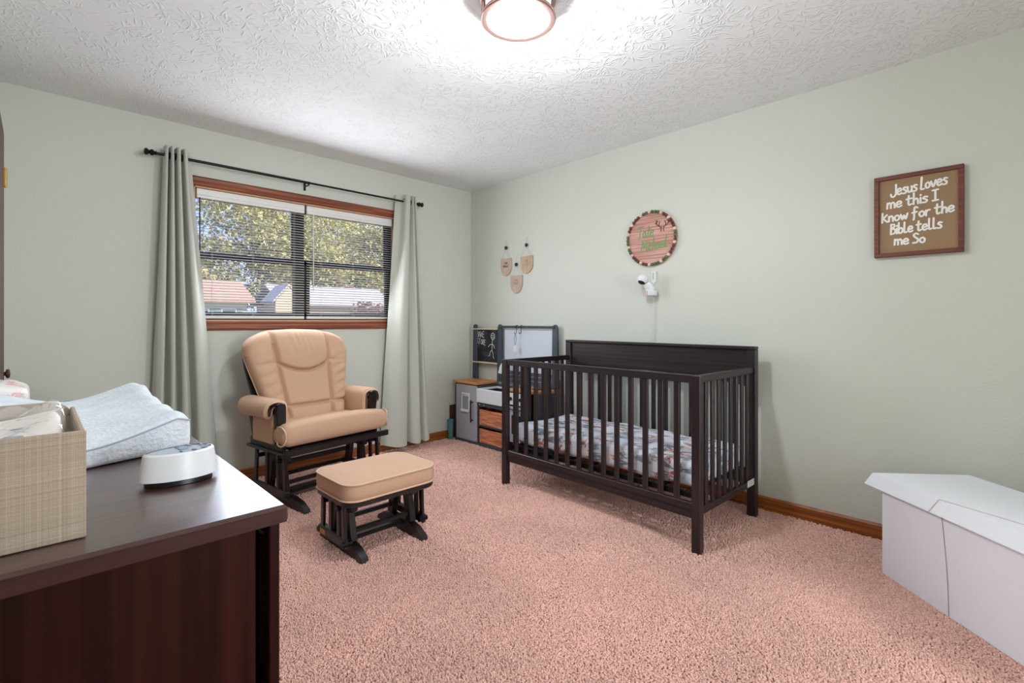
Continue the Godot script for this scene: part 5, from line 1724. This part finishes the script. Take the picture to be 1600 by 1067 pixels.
	obj("pad", Geo.new().rbox(Vector3.ZERO, Vector3(pw, 0.05, pl_), 0.012, 4, Vector3i(36, 3, 60), form), M.pad_velour, t)
	var edge := []
	for q in 31:
		var u := -1.0 + q / 15.0
		var e: Vector3 = form.call(Vector3(u * pw / 2 * 0.985, 0.021, pl_ / 2 - 0.004))
		edge.append(e + Vector3(0, 0.0, 0.003))
	obj("seam", Geo.new().tube(edge, 0.0022, 5), M.pad_side, t)
	# sound machine
	t = thing("sound_machine", "white oval sound machine with leaf-shaped buttons on the dresser", "sound machine", W(0.199, top + 0.001, 1.132), 4.0)
	var sec := func(u: float, y: float) -> Vector3:
		var a := TAU * u
		var kk := y / 0.046
		var px := (0.0655 - 0.007 * kk) * cos(a)
		var pz := (0.043 - 0.006 * kk) * sin(a) * (1.0 + 0.12 * cos(a))
		return Vector3(px, 0.010 + y, -pz)
	obj("foot_ring", Geo.new().sheet(func(u, v): return sec.call(u, 0.0) * Vector3(0.86, 0, 0.86) + Vector3(0, 0.011 * v, 0), 40, 2), M.black_plastic, t)
	var body := Geo.new()
	body.sheet(func(u, v): return sec.call(u, 0.046 * v), 48, 6)
	body.sheet(func(u, v):
		var e: Vector3 = sec.call(u, 0.046)
		return Vector3(e.x * (1.0 - 0.08 * v), e.y + 0.003 * sin(v * PI / 2), e.z * (1.0 - 0.10 * v)), 48, 4)
	body.sheet(func(u, v):
		var e: Vector3 = sec.call(u, 0.0)
		return Vector3(e.x * v, e.y - 0.0005, e.z * v), 48, 2)
	obj("body", body, M.white_plastic, t)
	obj("top_face", Geo.new().sheet(func(u, v):
		var e: Vector3 = sec.call(u, 0.046)
		return Vector3(e.x * 0.92 * (1.0 - v), 0.0588 - 0.0022 * (1.0 - v) + 0.0004, e.z * 0.90 * (1.0 - v)), 48, 4), M.pad_side, t, "pale blue-grey control face")
	for q in 7:
		var a := -2.2 + q * 0.72
		var bt := Geo.new()
		bt.x = Transform3D(Basis(Vector3.UP, a + 0.5), Vector3(0.017 + 0.030 * cos(a), 0.0592, -0.0215 * sin(a)))
		bt.ball(Vector3.ZERO, Vector3(0.0062, 0.0016, 0.0030), 12, 6)
		obj("button", bt, M.blue_print, t)
	obj("power_button", at(Vector3(0.006, 0.0592, 0.0)).lathe([Vector2(0.0095, 0), Vector2(0.0085, 0.0018), Vector2(0.006, 0.0012), Vector2(0, 0.001)], 20), M.blue_print, t)
	# floral bundle beyond the pad
	t = thing("floral_pack", "white plastic pack with pink floral print behind the changing pad", "pack", W(-0.092, top + 0.001, 2.365), 0.0)
	var slump := func(q: Vector3) -> Vector3:
		q.y += 0.006 * sin(q.x * 50.0) * cos(q.z * 40.0) - 0.16 * maxf(0.0, q.x - 0.01) * (q.y + 0.06) / 0.12
		return q
	obj("pack", Geo.new().rbox(Vector3(0, 0.055, 0), Vector3(0.15, 0.104, 0.24), 0.04, 5, Vector3i(10, 4, 12), slump), M.floral_film, t)
